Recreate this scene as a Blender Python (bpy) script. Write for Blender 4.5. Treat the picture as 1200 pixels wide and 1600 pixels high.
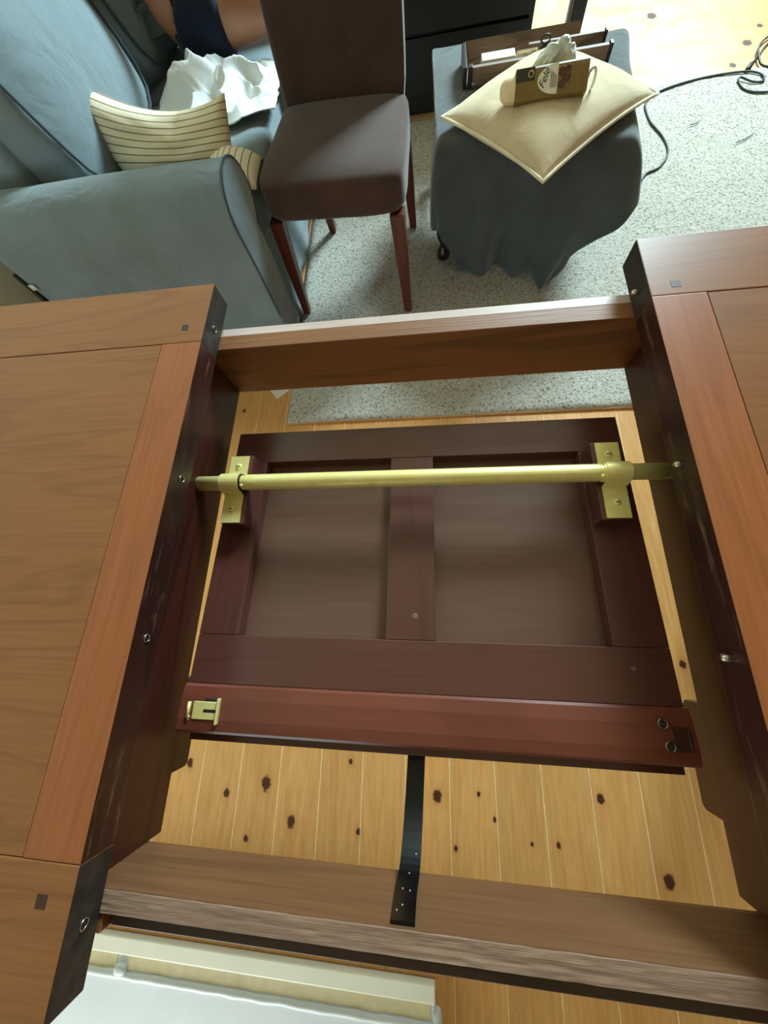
import bpy, bmesh, math, random
from mathutils import Vector, Matrix, noise
random.seed(7)
S = bpy.context.scene
for o in list(bpy.data.objects):
    bpy.data.objects.remove(o, do_unlink=True)
COL = S.collection

# ------------------------------------------------------------------ camera
F_PX = 568.0
cam = bpy.data.cameras.new('camera')
cam.sensor_fit = 'VERTICAL'
cam.sensor_height = 36.0
cam.lens = 36.0 * F_PX / 1600.0
cam.clip_start = 0.02
camo = bpy.data.objects.new('camera', cam)
COL.objects.link(camo)
R = Matrix(((0.99111104, 0.01535524, 0.13214814),
            (0.02713315, 0.94910721, -0.31378223),
            (-0.13024095, 0.31457863, 0.940254)))
camo.matrix_world = Matrix.Translation((0, 0, 1.17)) @ R.to_4x4()
S.camera = camo

# ------------------------------------------------------------------ world, daylight, exposure
w = bpy.data.worlds.new('sky')
S.world = w
w.use_nodes = True
w.node_tree.nodes['Background'].inputs[0].default_value = (0.75, 0.88, 1.0, 1)
w.node_tree.nodes['Background'].inputs[1].default_value = 0.7
S.view_settings.view_transform = 'Standard'
S.view_settings.look = 'None'
S.view_settings.exposure = -0.04
S.view_settings.gamma = 1.0
S.view_settings.use_curve_mapping = False
try:
    S.cycles.max_bounces = 8
    S.cycles.diffuse_bounces = 5
except Exception:
    pass

ROOM = dict(x0=-1.62, x1=3.2, y0=-1.75, y1=4.8, h=3.6)
WIN1 = (1.20, 2.70, 2.15, 3.50)      # far wall, upper window: x0, x1, z0, z1
WIN3 = (1.20, 2.70, 0.25, 1.45)      # added lower window in the far wall, unseen, for glare on the floor
WIN2 = (-1.45, -0.35, 0.12, 1.0)    # added unseen window behind the photographer, set low to light floor and board


def window_light(name, win, y, facing, power, color, tilt=(0, 0)):
    l = bpy.data.lights.new(name, 'AREA')
    l.shape = 'RECTANGLE'
    l.size = win[1] - win[0] - 0.1
    l.size_y = win[3] - win[2] - 0.1
    l.energy = power
    l.color = color
    o = bpy.data.objects.new(name, l)
    COL.objects.link(o)
    o.location = ((win[0] + win[1]) / 2, y, (win[2] + win[3]) / 2)
    o.rotation_euler = (math.radians((-90 - tilt[0]) * facing), 0, math.radians(tilt[1]))
    return o


window_light('daylight_far_window', WIN1, ROOM['y1'] + 0.04, 1, 690, (0.66, 0.92, 1.0), (-36, -58))
window_light('daylight_far_lower_window', WIN3, ROOM['y1'] + 0.04, 1, 4, (0.72, 0.93, 1.0))  # added lamp for glare on the far floor
window_light('daylight_near_window', WIN2, ROOM['y0'] - 0.04, -1, 21, (0.84, 0.96, 1.0))  # added lamp that brightens the near floor and the white board

# ------------------------------------------------------------------ node helpers


def srgb(r, g, b):
    f = lambda c: (c / 255 / 12.92) if c / 255 <= 0.04045 else ((c / 255 + 0.055) / 1.055) ** 2.4
    return (f(r), f(g), f(b), 1)


def new_mat(name):
    m = bpy.data.materials.new(name)
    m.use_nodes = True
    nt = m.node_tree
    b = nt.nodes['Principled BSDF']
    return m, nt, b


def N(nt, t, **kw):
    n = nt.nodes.new(t)
    for k, v in kw.items():
        if k in n.inputs:
            n.inputs[k].default_value = v
        else:
            setattr(n, k, v)
    return n


def L(nt, a, b):
    nt.links.new(a, b)


def ramp(nt, fac, stops):
    r = N(nt, 'ShaderNodeValToRGB')
    el = r.color_ramp.elements
    while len(el) > 1:
        el.remove(el[-1])
    el[0].position, el[0].color = stops[0]
    for p, c in stops[1:]:
        e = el.new(p)
        e.color = c
    L(nt, fac, r.inputs[0])
    return r


def mix(nt, fac, a, b, mode='MIX'):
    n = N(nt, 'ShaderNodeMix')
    n.data_type = 'RGBA'
    n.blend_type = mode
    if isinstance(fac, (int, float)):
        n.inputs['Factor'].default_value = fac
    else:
        L(nt, fac, n.inputs['Factor'])
    for s, v in ((6, a), (7, b)):
        if hasattr(v, 'links'):
            L(nt, v, n.inputs[s])
        else:
            n.inputs[s].default_value = v
    return n.outputs[2]


def bump(nt, b, h, strength=0.2, dist=0.002):
    n = N(nt, 'ShaderNodeBump')
    n.inputs['Strength'].default_value = strength
    n.inputs['Distance'].default_value = dist
    L(nt, h, n.inputs['Height'])
    L(nt, n.outputs[0], b.inputs['Normal'])


def coords(nt, scale=(1, 1, 1), loc=(0, 0, 0), kind='Object'):
    t = N(nt, 'ShaderNodeTexCoord')
    m = N(nt, 'ShaderNodeMapping')
    m.inputs['Scale'].default_value = scale
    m.inputs['Location'].default_value = loc
    L(nt, t.outputs[kind], m.inputs[0])
    return m.outputs[0]


def plain(name, c, rough=0.5, metal=0.0, noise_amt=0.12, nscale=30, bumps=0.0, spec=0.5):
    m, nt, b = new_mat(name)
    v = coords(nt)
    n = N(nt, 'ShaderNodeTexNoise', Scale=nscale, Detail=4.0)
    L(nt, v, n.inputs['Vector'])
    dark = tuple(x * (1 - noise_amt * 2) for x in c[:3]) + (1,)
    lite = tuple(min(1, x * (1 + noise_amt)) for x in c[:3]) + (1,)
    r = ramp(nt, n.outputs[0], [(0.3, dark), (0.7, lite)])
    L(nt, r.outputs[0], b.inputs['Base Color'])
    b.inputs['Roughness'].default_value = rough
    b.inputs['Metallic'].default_value = metal
    b.inputs['Specular IOR Level'].default_value = spec
    if bumps:
        bump(nt, b, n.outputs[0], bumps, 0.002)
    return m


def wood(name, dark, mid, lite, axis='X', scale=1.0, rough=0.4, bumps=0.1, seed=0.0, wear=None, wear_amt=0.5, spec=0.5, figure=0.5):
    """grain runs along axis; figure = strength of the wide cathedral grain."""
    m, nt, b = new_mat(name)
    k = {'X': (0.12, 1, 1), 'Y': (1, 0.12, 1), 'Z': (1, 1, 0.12)}[axis]
    v1 = coords(nt, tuple(x * scale for x in k), (seed, seed * 1.7, seed * .3))
    n1 = N(nt, 'ShaderNodeTexNoise', Scale=6.0, Detail=3.0, Distortion=1.2)
    L(nt, v1, n1.inputs['Vector'])
    w_ = N(nt, 'ShaderNodeMath', operation='MULTIPLY')
    L(nt, n1.outputs[0], w_.inputs[0])
    w_.inputs[1].default_value = 38.0
    s_ = N(nt, 'ShaderNodeMath', operation='SINE')
    L(nt, w_.outputs[0], s_.inputs[0])
    fig = N(nt, 'ShaderNodeMapRange')
    fig.inputs[1].default_value = 0.55
    fig.inputs[2].default_value = 1.0
    L(nt, s_.outputs[0], fig.inputs[0])
    k2 = {'X': (0.03, 1, 1), 'Y': (1, 0.03, 1), 'Z': (1, 1, 0.03)}[axis]
    v2 = coords(nt, tuple(x * scale for x in k2), (seed * 2, seed, seed))
    n2 = N(nt, 'ShaderNodeTexNoise', Scale=190.0, Detail=4.0)
    L(nt, v2, n2.inputs['Vector'])
    v3 = coords(nt, (1, 1, 1), (seed, 0, seed))
    n3 = N(nt, 'ShaderNodeTexNoise', Scale=3.2, Detail=3.0)
    L(nt, v3, n3.inputs['Vector'])
    c1 = ramp(nt, n2.outputs[0], [(0.3, mid), (0.7, lite)]).outputs[0]
    c2 = mix(nt, n3.outputs[0], mid, c1)
    f2 = N(nt, 'ShaderNodeMath', operation='MULTIPLY')
    L(nt, fig.outputs[0], f2.inputs[0])
    f2.inputs[1].default_value = figure
    c3 = mix(nt, f2.outputs[0], c2, dark)
    if wear is not None:
        v4 = coords(nt, tuple(x * scale for x in {'X': (0.15, 1, 1), 'Y': (1, 0.15, 1), 'Z': (1, 1, 0.15)}[axis]), (3 + seed, 1, 2))
        n4 = N(nt, 'ShaderNodeTexNoise', Scale=60.0, Detail=6.0, Roughness=0.75)
        L(nt, v4, n4.inputs['Vector'])
        wr = N(nt, 'ShaderNodeMapRange')
        wr.inputs[1].default_value = 0.56
        wr.inputs[2].default_value = 0.74
        wr.inputs[4].default_value = wear_amt
        L(nt, n4.outputs[0], wr.inputs[0])
        c3 = mix(nt, wr.outputs[0], c3, wear)
    L(nt, c3, b.inputs['Base Color'])
    b.inputs['Roughness'].default_value = rough
    b.inputs['Specular IOR Level'].default_value = spec
    if bumps:
        bump(nt, b, n2.outputs[0], bumps, 0.001)
    return m


def fabric(name, c, weave=900, rough=0.9, var=0.18, sheen=0.2, bumps=0.25, wrinkle=0.0, low=9.0):
    m, nt, b = new_mat(name)
    v = coords(nt)
    n = N(nt, 'ShaderNodeTexNoise', Scale=weave, Detail=2.0)
    L(nt, v, n.inputs['Vector'])
    n2 = N(nt, 'ShaderNodeTexNoise', Scale=low, Detail=3.0)
    L(nt, v, n2.inputs['Vector'])
    a = tuple(x * (1 - var) for x in c[:3]) + (1,)
    d = tuple(min(1, x * (1 + var)) for x in c[:3]) + (1,)
    f = mix(nt, 0.5, n.outputs[0], n2.outputs[0])
    r = ramp(nt, f, [(0.35, a), (0.65, d)])
    L(nt, r.outputs[0], b.inputs['Base Color'])
    b.inputs['Roughness'].default_value = rough
    b.inputs['Specular IOR Level'].default_value = 0.15
    b.inputs['Sheen Weight'].default_value = sheen
    bump(nt, b, n.outputs[0], bumps, 0.001)
    if wrinkle:
        n3 = N(nt, 'ShaderNodeTexNoise', Scale=7.0, Detail=3.0, Distortion=1.5)
        L(nt, v, n3.inputs['Vector'])
        b2 = N(nt, 'ShaderNodeBump')
        b2.inputs['Strength'].default_value = wrinkle
        b2.inputs['Distance'].default_value = 0.02
        L(nt, n3.outputs[0], b2.inputs['Height'])
        b1 = b.inputs['Normal'].links[0].from_node
        L(nt, b2.outputs[0], b1.inputs['Normal'])
    return m


M = {}
# table woods
M['top_x'] = wood('stained_top_grain_across', srgb(80, 46, 23), srgb(136, 83, 44), srgb(154, 100, 57), 'X', 1.5, 0.42, 0.05, 1.3, figure=.2, spec=.35)
M['top_y'] = wood('stained_stile_grain_lengthwise', srgb(98, 50, 26), srgb(150, 84, 45), srgb(168, 100, 58), 'Y', 1.5, 0.42, 0.05, 4.1, figure=.16, spec=.35)
M['edge'] = wood('dark_worn_edge', srgb(22, 8, 6), srgb(50, 21, 16), srgb(68, 30, 22), 'Y', 1.0, 0.4, 0.1, 2.2, wear=srgb(132, 98, 76), wear_amt=.8)
M['endgrain'] = plain('dark_end_grain', srgb(48, 40, 36), 0.5, 0, 0.35, 60, 0.2)
M['sidewood'] = wood('dark_red_side_rail', srgb(26, 9, 6), srgb(56, 22, 15), srgb(72, 30, 20), 'Y', 1.0, 0.35, 0.05, 3.0)
M['railwood'] = wood('brown_cross_rail', srgb(58, 30, 14), srgb(112, 64, 32), srgb(134, 80, 44), 'X', 1.0, 0.5, 0.1, 5.0)
M['rough'] = wood('rough_sawn_wood', srgb(96, 72, 58), srgb(128, 98, 80), srgb(178, 148, 126), 'X', 1.6, 0.5, 1.0, 6.0, wear=srgb(80, 56, 44), wear_amt=.5, figure=.0)
M['nearrail'] = wood('worn_tan_cross_rail', srgb(58, 34, 20), srgb(98, 63, 39), srgb(128, 90, 58), 'X', 1.0, 0.5, 0.1, 5.6, figure=.2)
M['railtop'] = wood('brown_sawn_rail_top', srgb(84, 48, 24), srgb(132, 82, 46), srgb(160, 108, 68), 'X', 1.4, 0.55, .6, 5.2, figure=.1)
M['paleedge'] = wood('pale_planed_strip', srgb(170, 140, 132), srgb(206, 182, 174), srgb(226, 208, 202), 'X', 1.0, 0.4, 0.1, 6.4, figure=.15)  # far lip: the grazing light it reflects is put into the pale colour
M['bare'] = plain('bare_wood_end', srgb(206, 172, 128), 0.6, 0, 0.08, 60)
M['darkstrip'] = wood('dark_brown_strip', srgb(30, 16, 8), srgb(62, 38, 24), srgb(72, 46, 30), 'X', 1.0, 0.55, 0.05, 7.0)  # near lip, same wood as the far one: shade put into the dark colour
M['leaf_x'] = wood('leaf_wood_across', srgb(48, 22, 19), srgb(86, 48, 40), srgb(102, 61, 51), 'X', 1.0, 0.28, 0.03, 8.0, figure=.2, spec=.7)
M['leaf_y'] = wood('leaf_wood_lengthwise', srgb(48, 22, 19), srgb(86, 48, 40), srgb(102, 61, 51), 'Y', 1.0, 0.28, 0.03, 9.0, figure=.2, spec=.7)
M['leaf_panel'] = wood('leaf_inset_panel', srgb(64, 40, 30), srgb(98, 67, 53), srgb(112, 80, 65), 'X', 1.0, 0.34, 0.03, 9.5, figure=.12, spec=.7)
M['leaf_red'] = wood('leaf_reddish_strip', srgb(64, 28, 20), srgb(112, 56, 42), srgb(124, 66, 50), 'X', 1.0, 0.32, 0.03, 10.0, figure=.2, spec=.6)
M['peg'] = plain('dark_peg', srgb(66, 34, 20), 0.5)
M['dent'] = plain('pale_filled_dent', srgb(128, 96, 88), 0.6, 0, .2, 200)
M['crack'] = plain('dark_joint', srgb(26, 12, 6), 0.7)


def brass():
    m, nt, b = new_mat('worn_brass')
    v = coords(nt)
    n = N(nt, 'ShaderNodeTexNoise', Scale=26.0, Detail=6.0, Roughness=0.7)
    L(nt, v, n.inputs['Vector'])
    r = ramp(nt, n.outputs[0], [(0.31, srgb(126, 90, 38)), (0.37, srgb(238, 220, 136)), (0.7, srgb(252, 242, 170))])
    L(nt, r.outputs[0], b.inputs['Base Color'])
    b.inputs['Metallic'].default_value = 0.35
    r2 = ramp(nt, n.outputs[0], [(0.3, (.6, .6, .6, 1)), (0.6, (.36, .36, .36, 1))])
    L(nt, r2.outputs[0], b.inputs['Roughness'])
    return m


M['brass'] = brass()
M['steel'] = plain('bright_steel', srgb(205, 196, 180), 0.25, 1.0, 0.1, 40)
M['black_metal'] = plain('black_painted_metal', srgb(12, 14, 17), 0.3, 0.3, 0.2, 40)
M['paint_fleck'] = plain('pale_paint_fleck', srgb(190, 190, 180), 0.6)

# soft furnishing
M['sofa'] = fabric('grey_blue_sofa_cover', srgb(120, 134, 139), 700, 0.85, 0.1, 0.25, .3, .45)
M['piping'] = fabric('dark_grey_piping', srgb(66, 76, 80), 700)
M['suede'] = fabric('brown_suede', srgb(70, 49, 40), 240, 0.9, 0.22, 0.3, 0.15)
M['blanket'] = fabric('charcoal_wool_blanket', srgb(68, 73, 73), 420, 0.95, 0.22, 0.45, 0.8, .35)
M['beige'] = fabric('beige_velvet', srgb(204, 184, 148), 500, 0.9, 0.13, 0.35, .25, .25, 14)
M['cream_pipe'] = fabric('cream_piping', srgb(226, 212, 184), 500)
M['white_cloth'] = fabric('white_cotton', srgb(222, 226, 226), 800, 0.9, 0.04, 0.1)
M['tapestry'] = fabric('pink_floral_tapestry', srgb(128, 92, 84), 60, 0.9, 0.5)
M['darkwood'] = wood('very_dark_wood', srgb(10, 5, 4), srgb(30, 15, 12), srgb(42, 22, 17), 'Z', 1, 0.35, 0.05, 1.0)
M['chairleg'] = wood('reddish_chair_leg', srgb(40, 14, 8), srgb(84, 36, 22), srgb(100, 46, 28), 'Z', 1, 0.35, 0.05, 2.0)
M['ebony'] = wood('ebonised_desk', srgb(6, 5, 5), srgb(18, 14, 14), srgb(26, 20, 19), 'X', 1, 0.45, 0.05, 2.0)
M['traywood'] = wood('grey_brown_tray_wood', srgb(60, 44, 36), srgb(112, 88, 72), srgb(140, 114, 96), 'X', 1, 0.6, 0.1, 3.0)
M['cream_soap'] = plain('cream_bar', srgb(232, 212, 170), 0.45, 0, 0.04, 30)
M['sleeve'] = plain('brown_card_sleeve', srgb(126, 100, 44), 0.5, 0, 0.06, 60)
M['sleeve_dark'] = plain('dark_print', srgb(52, 46, 36), 0.5)
M['sleeve_gold'] = plain('gold_print', srgb(204, 170, 96), 0.5)
M['sleeve_brown'] = plain('brown_print', srgb(88, 56, 34), 0.5, 0, .3, 90)
M['label'] = plain('pale_label', srgb(226, 220, 200), 0.5, 0, 0.03)
M['plastic_bag'] = plain('crumpled_plastic_wrapper', srgb(222, 226, 214), 0.28, 0, 0.2, 24)
M['pack_white'] = plain('white_paper_pack', srgb(214, 210, 188), 0.6, 0, 0.06)
M['cable'] = plain('dark_grey_cable', srgb(52, 62, 62), 0.5)
M['plug'] = plain('black_plug', srgb(20, 18, 16), 0.5)
M['paper'] = plain('pale_sheet', srgb(232, 222, 214), 0.5, 0, 0.02)
M['white_paint'] = plain('white_enamel', srgb(226, 232, 234), 0.4, 0, 0.02, 12)
M['cream_paint'] = plain('cream_rim', srgb(238, 236, 214), 0.45, 0, 0.02, 12)
M['tape'] = plain('beige_inset', srgb(214, 200, 156), 0.6, 0, 0.05, 40)
M['wall'] = plain('beige_wall', srgb(150, 132, 100), 0.85, 0, 0.03, 4)
M['wall_dark'] = plain('brown_wall', srgb(92, 66, 42), 0.85, 0, 0.05, 4)
M['wall_pale'] = plain('pale_olive_wall', srgb(206, 202, 178), 0.85, 0, 0.03, 4)
M['ceil'] = plain('ceiling_white', srgb(196, 176, 150), 0.9, 0, 0.02, 4)
M['frame_white'] = plain('window_paint', srgb(236, 236, 232), 0.45, 0, 0.02)
M['skin'] = plain('skin', srgb(176, 122, 92), 0.5, 0, 0.05, 20)
M['navy'] = fabric('navy_shorts', srgb(28, 34, 52), 700)
M['shirt'] = fabric('grey_shirt', srgb(96, 98, 100), 700)
M['hair'] = plain('dark_hair', srgb(40, 28, 22), 0.6)
M['zip'] = plain('black_zip', srgb(24, 26, 24), 0.5)
M['tag'] = plain('white_tag', srgb(210, 210, 200), 0.6, 0, 0.02)


def glass_mat():
    m, nt, b = new_mat('window_glass')
    nt.nodes.remove(b)
    t = N(nt, 'ShaderNodeBsdfTransparent')
    g = N(nt, 'ShaderNodeBsdfGlossy')
    g.inputs['Roughness'].default_value = 0.02
    x = N(nt, 'ShaderNodeMixShader')
    x.inputs[0].default_value = 0.06
    L(nt, t.outputs[0], x.inputs[1])
    L(nt, g.outputs[0], x.inputs[2])
    L(nt, x.outputs[0], nt.nodes['Material Output'].inputs[0])
    return m


M['glass'] = glass_mat()


def stripe_mat(name, axis, freq, base, line, width=0.78):
    m, nt, b = new_mat(name)
    t = N(nt, 'ShaderNodeTexCoord')
    sep = N(nt, 'ShaderNodeSeparateXYZ')
    L(nt, t.outputs['UV'], sep.inputs[0])
    mu = N(nt, 'ShaderNodeMath', operation='MULTIPLY')
    L(nt, sep.outputs[axis], mu.inputs[0])
    mu.inputs[1].default_value = freq
    fr = N(nt, 'ShaderNodeMath', operation='FRACT')
    L(nt, mu.outputs[0], fr.inputs[0])
    r = ramp(nt, fr.outputs[0], [(0.0, base), (width - .04, base), (width, line), (0.97, line), (1.0, base)])
    n = N(nt, 'ShaderNodeTexNoise', Scale=500.0)
    L(nt, t.outputs['Object'], n.inputs['Vector'])
    c = mix(nt, 0.25, r.outputs[0], n.outputs[0], 'OVERLAY')
    L(nt, c, b.inputs['Base Color'])
    b.inputs['Roughness'].default_value = 0.9
    b.inputs['Specular IOR Level'].default_value = 0.15
    bump(nt, b, n.outputs[0], 0.2, 0.001)
    return m


M['stripe'] = stripe_mat('cream_ticking_stripe', 1, 10.0, srgb(236, 226, 198), srgb(126, 106, 80), .86)
M['stripe2'] = stripe_mat('pale_ticking_stripe', 0, 9.0, srgb(238, 230, 206), srgb(130, 108, 84), .86)


def pine_mat():
    """varnished knotty pine; grain along Y, tone varies from plank to plank"""
    m, nt, b = new_mat('varnished_pine')
    oi = N(nt, 'ShaderNodeObjectInfo')
    t = N(nt, 'ShaderNodeTexCoord')
    geo = N(nt, 'ShaderNodeNewGeometry')
    off = N(nt, 'ShaderNodeVectorMath', operation='SCALE')
    cb = N(nt, 'ShaderNodeCombineXYZ')
    L(nt, oi.outputs['Random'], cb.inputs[0])
    L(nt, oi.outputs['Random'], cb.inputs[1])
    L(nt, cb.outputs[0], off.inputs[0])
    off.inputs['Scale'].default_value = 37.0
    add = N(nt, 'ShaderNodeVectorMath', operation='ADD')
    L(nt, geo.outputs['Position'], add.inputs[0])
    L(nt, off.outputs[0], add.inputs[1])
    mp = N(nt, 'ShaderNodeMapping')
    mp.inputs['Scale'].default_value = (1, 0.09, 1)
    L(nt, add.outputs[0], mp.inputs[0])
    n1 = N(nt, 'ShaderNodeTexNoise', Scale=9.0, Detail=3.0, Distortion=0.8)
    L(nt, mp.outputs[0], n1.inputs['Vector'])
    mul = N(nt, 'ShaderNodeMath', operation='MULTIPLY')
    L(nt, n1.outputs[0], mul.inputs[0])
    mul.inputs[1].default_value = 34.0
    sn = N(nt, 'ShaderNodeMath', operation='SINE')
    L(nt, mul.outputs[0], sn.inputs[0])
    n2 = N(nt, 'ShaderNodeTexNoise', Scale=120.0, Detail=3.0)
    L(nt, mp.outputs[0], n2.inputs['Vector'])
    base = ramp(nt, n2.outputs[0], [(0.3, srgb(200, 142, 80)), (0.7, srgb(214, 158, 94))]).outputs[0]
    gr = N(nt, 'ShaderNodeMapRange')
    gr.inputs[1].default_value = 0.2
    gr.inputs[2].default_value = 1.0
    gr.inputs[4].default_value = 0.2
    L(nt, sn.outputs[0], gr.inputs[0])
    c = mix(nt, gr.outputs[0], base, srgb(172, 108, 50))
    tone = N(nt, 'ShaderNodeHueSaturation')
    vr = N(nt, 'ShaderNodeMapRange')
    vr.inputs[3].default_value = 0.92
    vr.inputs[4].default_value = 1.07
    L(nt, oi.outputs['Random'], vr.inputs[0])
    L(nt, vr.outputs[0], tone.inputs['Value'])
    L(nt, c, tone.inputs['Color'])
    c = tone.outputs[0]
    # worn pale scratches
    n5 = N(nt, 'ShaderNodeTexNoise', Scale=26.0, Detail=8.0, Roughness=0.8)
    mp2 = N(nt, 'ShaderNodeMapping')
    mp2.inputs['Scale'].default_value = (1, 0.35, 1)
    L(nt, add.outputs[0], mp2.inputs[0])
    L(nt, mp2.outputs[0], n5.inputs['Vector'])
    ws = N(nt, 'ShaderNodeMapRange')
    ws.inputs[1].default_value = 0.58
    ws.inputs[2].default_value = 0.75
    ws.inputs[4].default_value = 0.4
    L(nt, n5.outputs[0], ws.inputs[0])
    c = mix(nt, ws.outputs[0], c, srgb(228, 198, 150))
    # worn, greyed boards at the far end; the grey also tames overbright window light
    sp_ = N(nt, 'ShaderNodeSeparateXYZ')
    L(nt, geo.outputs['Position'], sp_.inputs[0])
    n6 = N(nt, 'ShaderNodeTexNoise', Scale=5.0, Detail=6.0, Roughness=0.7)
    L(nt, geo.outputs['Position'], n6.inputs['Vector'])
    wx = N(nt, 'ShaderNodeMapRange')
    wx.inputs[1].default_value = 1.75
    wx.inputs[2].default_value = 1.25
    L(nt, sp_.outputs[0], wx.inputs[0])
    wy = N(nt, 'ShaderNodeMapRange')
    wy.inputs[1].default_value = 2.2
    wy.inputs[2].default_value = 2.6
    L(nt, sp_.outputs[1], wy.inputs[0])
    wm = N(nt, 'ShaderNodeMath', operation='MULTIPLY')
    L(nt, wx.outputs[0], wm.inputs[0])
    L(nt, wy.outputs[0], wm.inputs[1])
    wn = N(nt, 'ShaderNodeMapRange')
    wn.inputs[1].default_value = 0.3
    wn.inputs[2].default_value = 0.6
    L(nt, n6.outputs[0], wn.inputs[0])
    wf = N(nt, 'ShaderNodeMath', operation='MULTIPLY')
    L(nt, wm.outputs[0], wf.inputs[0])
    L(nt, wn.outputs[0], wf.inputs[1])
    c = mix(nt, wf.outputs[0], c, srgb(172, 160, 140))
    # knots (real positions on the boards)
    knots = [(-.480, -.417, .015), (-.397, -.500, .013), (-.595, -.448, .010), (-.521, -.547, .007), (-.722, -.383, .010),
             (-.239, -.348, .006), (-.209, -.507, .007), (.001, -.412, .013), (.147, -.452, .005), (.110, -.400, .005),
             (.046, -.520, .006), (.413, -.387, .010), (.235, -.496, .004), (.299, -.493, .006), (.541, -.542, .014),
             (.671, -.061, .009), (-.741, .827, .007), (1.545, 2.758, .022), (1.444, 2.597, .016), (1.633, 2.884, .014),
             (1.192, 3.140, .026), (-1.2, .2, .012), (.9, .3, .012), (1.1, -.9, .013), (.2, -1.3, .013), (-.3, -1.5, .012)]
    acc = None
    halo = None
    for (kx, ky, kr) in knots:
        sub = N(nt, 'ShaderNodeVectorMath', operation='SUBTRACT')
        L(nt, geo.outputs['Position'], sub.inputs[0])
        sub.inputs[1].default_value = (kx, ky, 0)
        sc = N(nt, 'ShaderNodeVectorMath', operation='MULTIPLY')
        L(nt, sub.outputs[0], sc.inputs[0])
        sc.inputs[1].default_value = (1 / kr, .75 / kr, 0)
        ln = N(nt, 'ShaderNodeVectorMath', operation='LENGTH')
        L(nt, sc.outputs[0], ln.inputs[0])
        if acc is None:
            acc = ln.outputs['Value']
        else:
            mn = N(nt, 'ShaderNodeMath', operation='MINIMUM')
            L(nt, acc, mn.inputs[0])
            L(nt, ln.outputs['Value'], mn.inputs[1])
            acc = mn.outputs[0]
    wob = N(nt, 'ShaderNodeTexNoise', Scale=90.0, Detail=2.0)
    L(nt, geo.outputs['Position'], wob.inputs['Vector'])
    ad = N(nt, 'ShaderNodeMath', operation='ADD')
    L(nt, acc, ad.inputs[0])
    L(nt, wob.outputs[0], ad.inputs[1])
    kn = ramp(nt, ad.outputs[0], [(0.0, (1, 1, 1, 1)), (0.9, (1, 1, 1, 1)), (1.0, (0.0, 0, 0, 1))])
    hl = N(nt, 'ShaderNodeMapRange')
    hl.inputs[1].default_value = 3.2
    hl.inputs[2].default_value = 1.2
    hl.inputs[4].default_value = 0.25
    L(nt, ad.outputs[0], hl.inputs[0])
    c = mix(nt, hl.outputs[0], c, srgb(160, 92, 38))
    kd = N(nt, 'ShaderNodeMapRange')
    kd.inputs[1].default_value = 1.55
    kd.inputs[2].default_value = 1.2
    L(nt, ad.outputs[0], kd.inputs[0])
    c = mix(nt, kd.outputs[0], c, srgb(74, 38, 18))
    L(nt, c, b.inputs['Base Color'])
    b.inputs['Roughness'].default_value = 0.45
    b.inputs['Specular IOR Level'].default_value = 0.3
    bump(nt, b, n2.outputs[0], 0.06, 0.001)
    return m


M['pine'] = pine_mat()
M['filler'] = plain('pale_joint_filler', srgb(240, 214, 166), 0.7)


def rug_mat():
    m, nt, b = new_mat('pale_flecked_rug')
    v = coords(nt)
    n = N(nt, 'ShaderNodeTexNoise', Scale=130.0, Detail=3.0, Distortion=0.8)
    L(nt, v, n.inputs['Vector'])
    n2 = N(nt, 'ShaderNodeTexNoise', Scale=14.0, Detail=4.0)
    L(nt, v, n2.inputs['Vector'])
    c = ramp(nt, n.outputs[0], [(0.36, srgb(96, 92, 84)), (0.46, srgb(184, 178, 166)), (0.7, srgb(208, 202, 190))]).outputs[0]
    c2 = mix(nt, n2.outputs[0], c, srgb(176, 172, 158))
    c3 = mix(nt, 0.6, c, c2)
    L(nt, c3, b.inputs['Base Color'])
    b.inputs['Roughness'].default_value = 0.95
    b.inputs['Specular IOR Level'].default_value = 0.1
    bump(nt, b, n.outputs[0], 0.9, 0.006)
    return m


M['rug'] = rug_mat()
M['rug_edge'] = fabric('tan_rug_binding', srgb(190, 146, 92), 300)

# ------------------------------------------------------------------ mesh helpers


def obj(name, bm, mat, parent=None, smooth=False, loc=None):
    me = bpy.data.meshes.new(name)
    bmesh.ops.recalc_face_normals(bm, faces=bm.faces)
    bm.to_mesh(me)
    bm.free()
    mats = mat if isinstance(mat, (list, tuple)) else [mat]
    for mm in mats:
        me.materials.append(M[mm] if isinstance(mm, str) else mm)
    if smooth:
        for p in me.polygons:
            p.use_smooth = True
    o = bpy.data.objects.new(name, me)
    COL.objects.link(o)
    if parent is not None:
        o.parent = parent
    if loc is not None:
        o.location = loc
    return o


def tag(o, label, cat, group=None, kind=None):
    o['label'] = label
    if cat:
        o['category'] = cat
    if group:
        o['group'] = group
    if kind:
        o['kind'] = kind
    return o


def structure(o, label=None):
    o['kind'] = 'structure'
    if label:
        o['label'] = label
        o['category'] = o.name.split('_')[0].split('.')[0]
    return o


def empty(name, loc, label, cat, group=None, rz=0.0):
    o = bpy.data.objects.new(name, None)
    o.empty_display_size = 0.1
    COL.objects.link(o)
    o.location = loc
    o.rotation_euler = (0, 0, rz)
    tag(o, label, cat, group)
    return o


def box(bm, x0, x1, y0, y1, z0, z1, bev=0.0, seg=2):
    vs = [bm.verts.new((x, y, z)) for z in (z0, z1) for y in (y0, y1) for x in (x0, x1)]
    idx = [(0, 2, 3, 1), (4, 5, 7, 6), (0, 1, 5, 4), (2, 6, 7, 3), (0, 4, 6, 2), (1, 3, 7, 5)]
    fs = [bm.faces.new([vs[i] for i in f]) for f in idx]
    if bev > 0:
        es = set(e for f in fs for e in f.edges)
        bmesh.ops.bevel(bm, geom=list(es), offset=bev, segments=seg, affect='EDGES', profile=0.6)
    return bm


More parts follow.
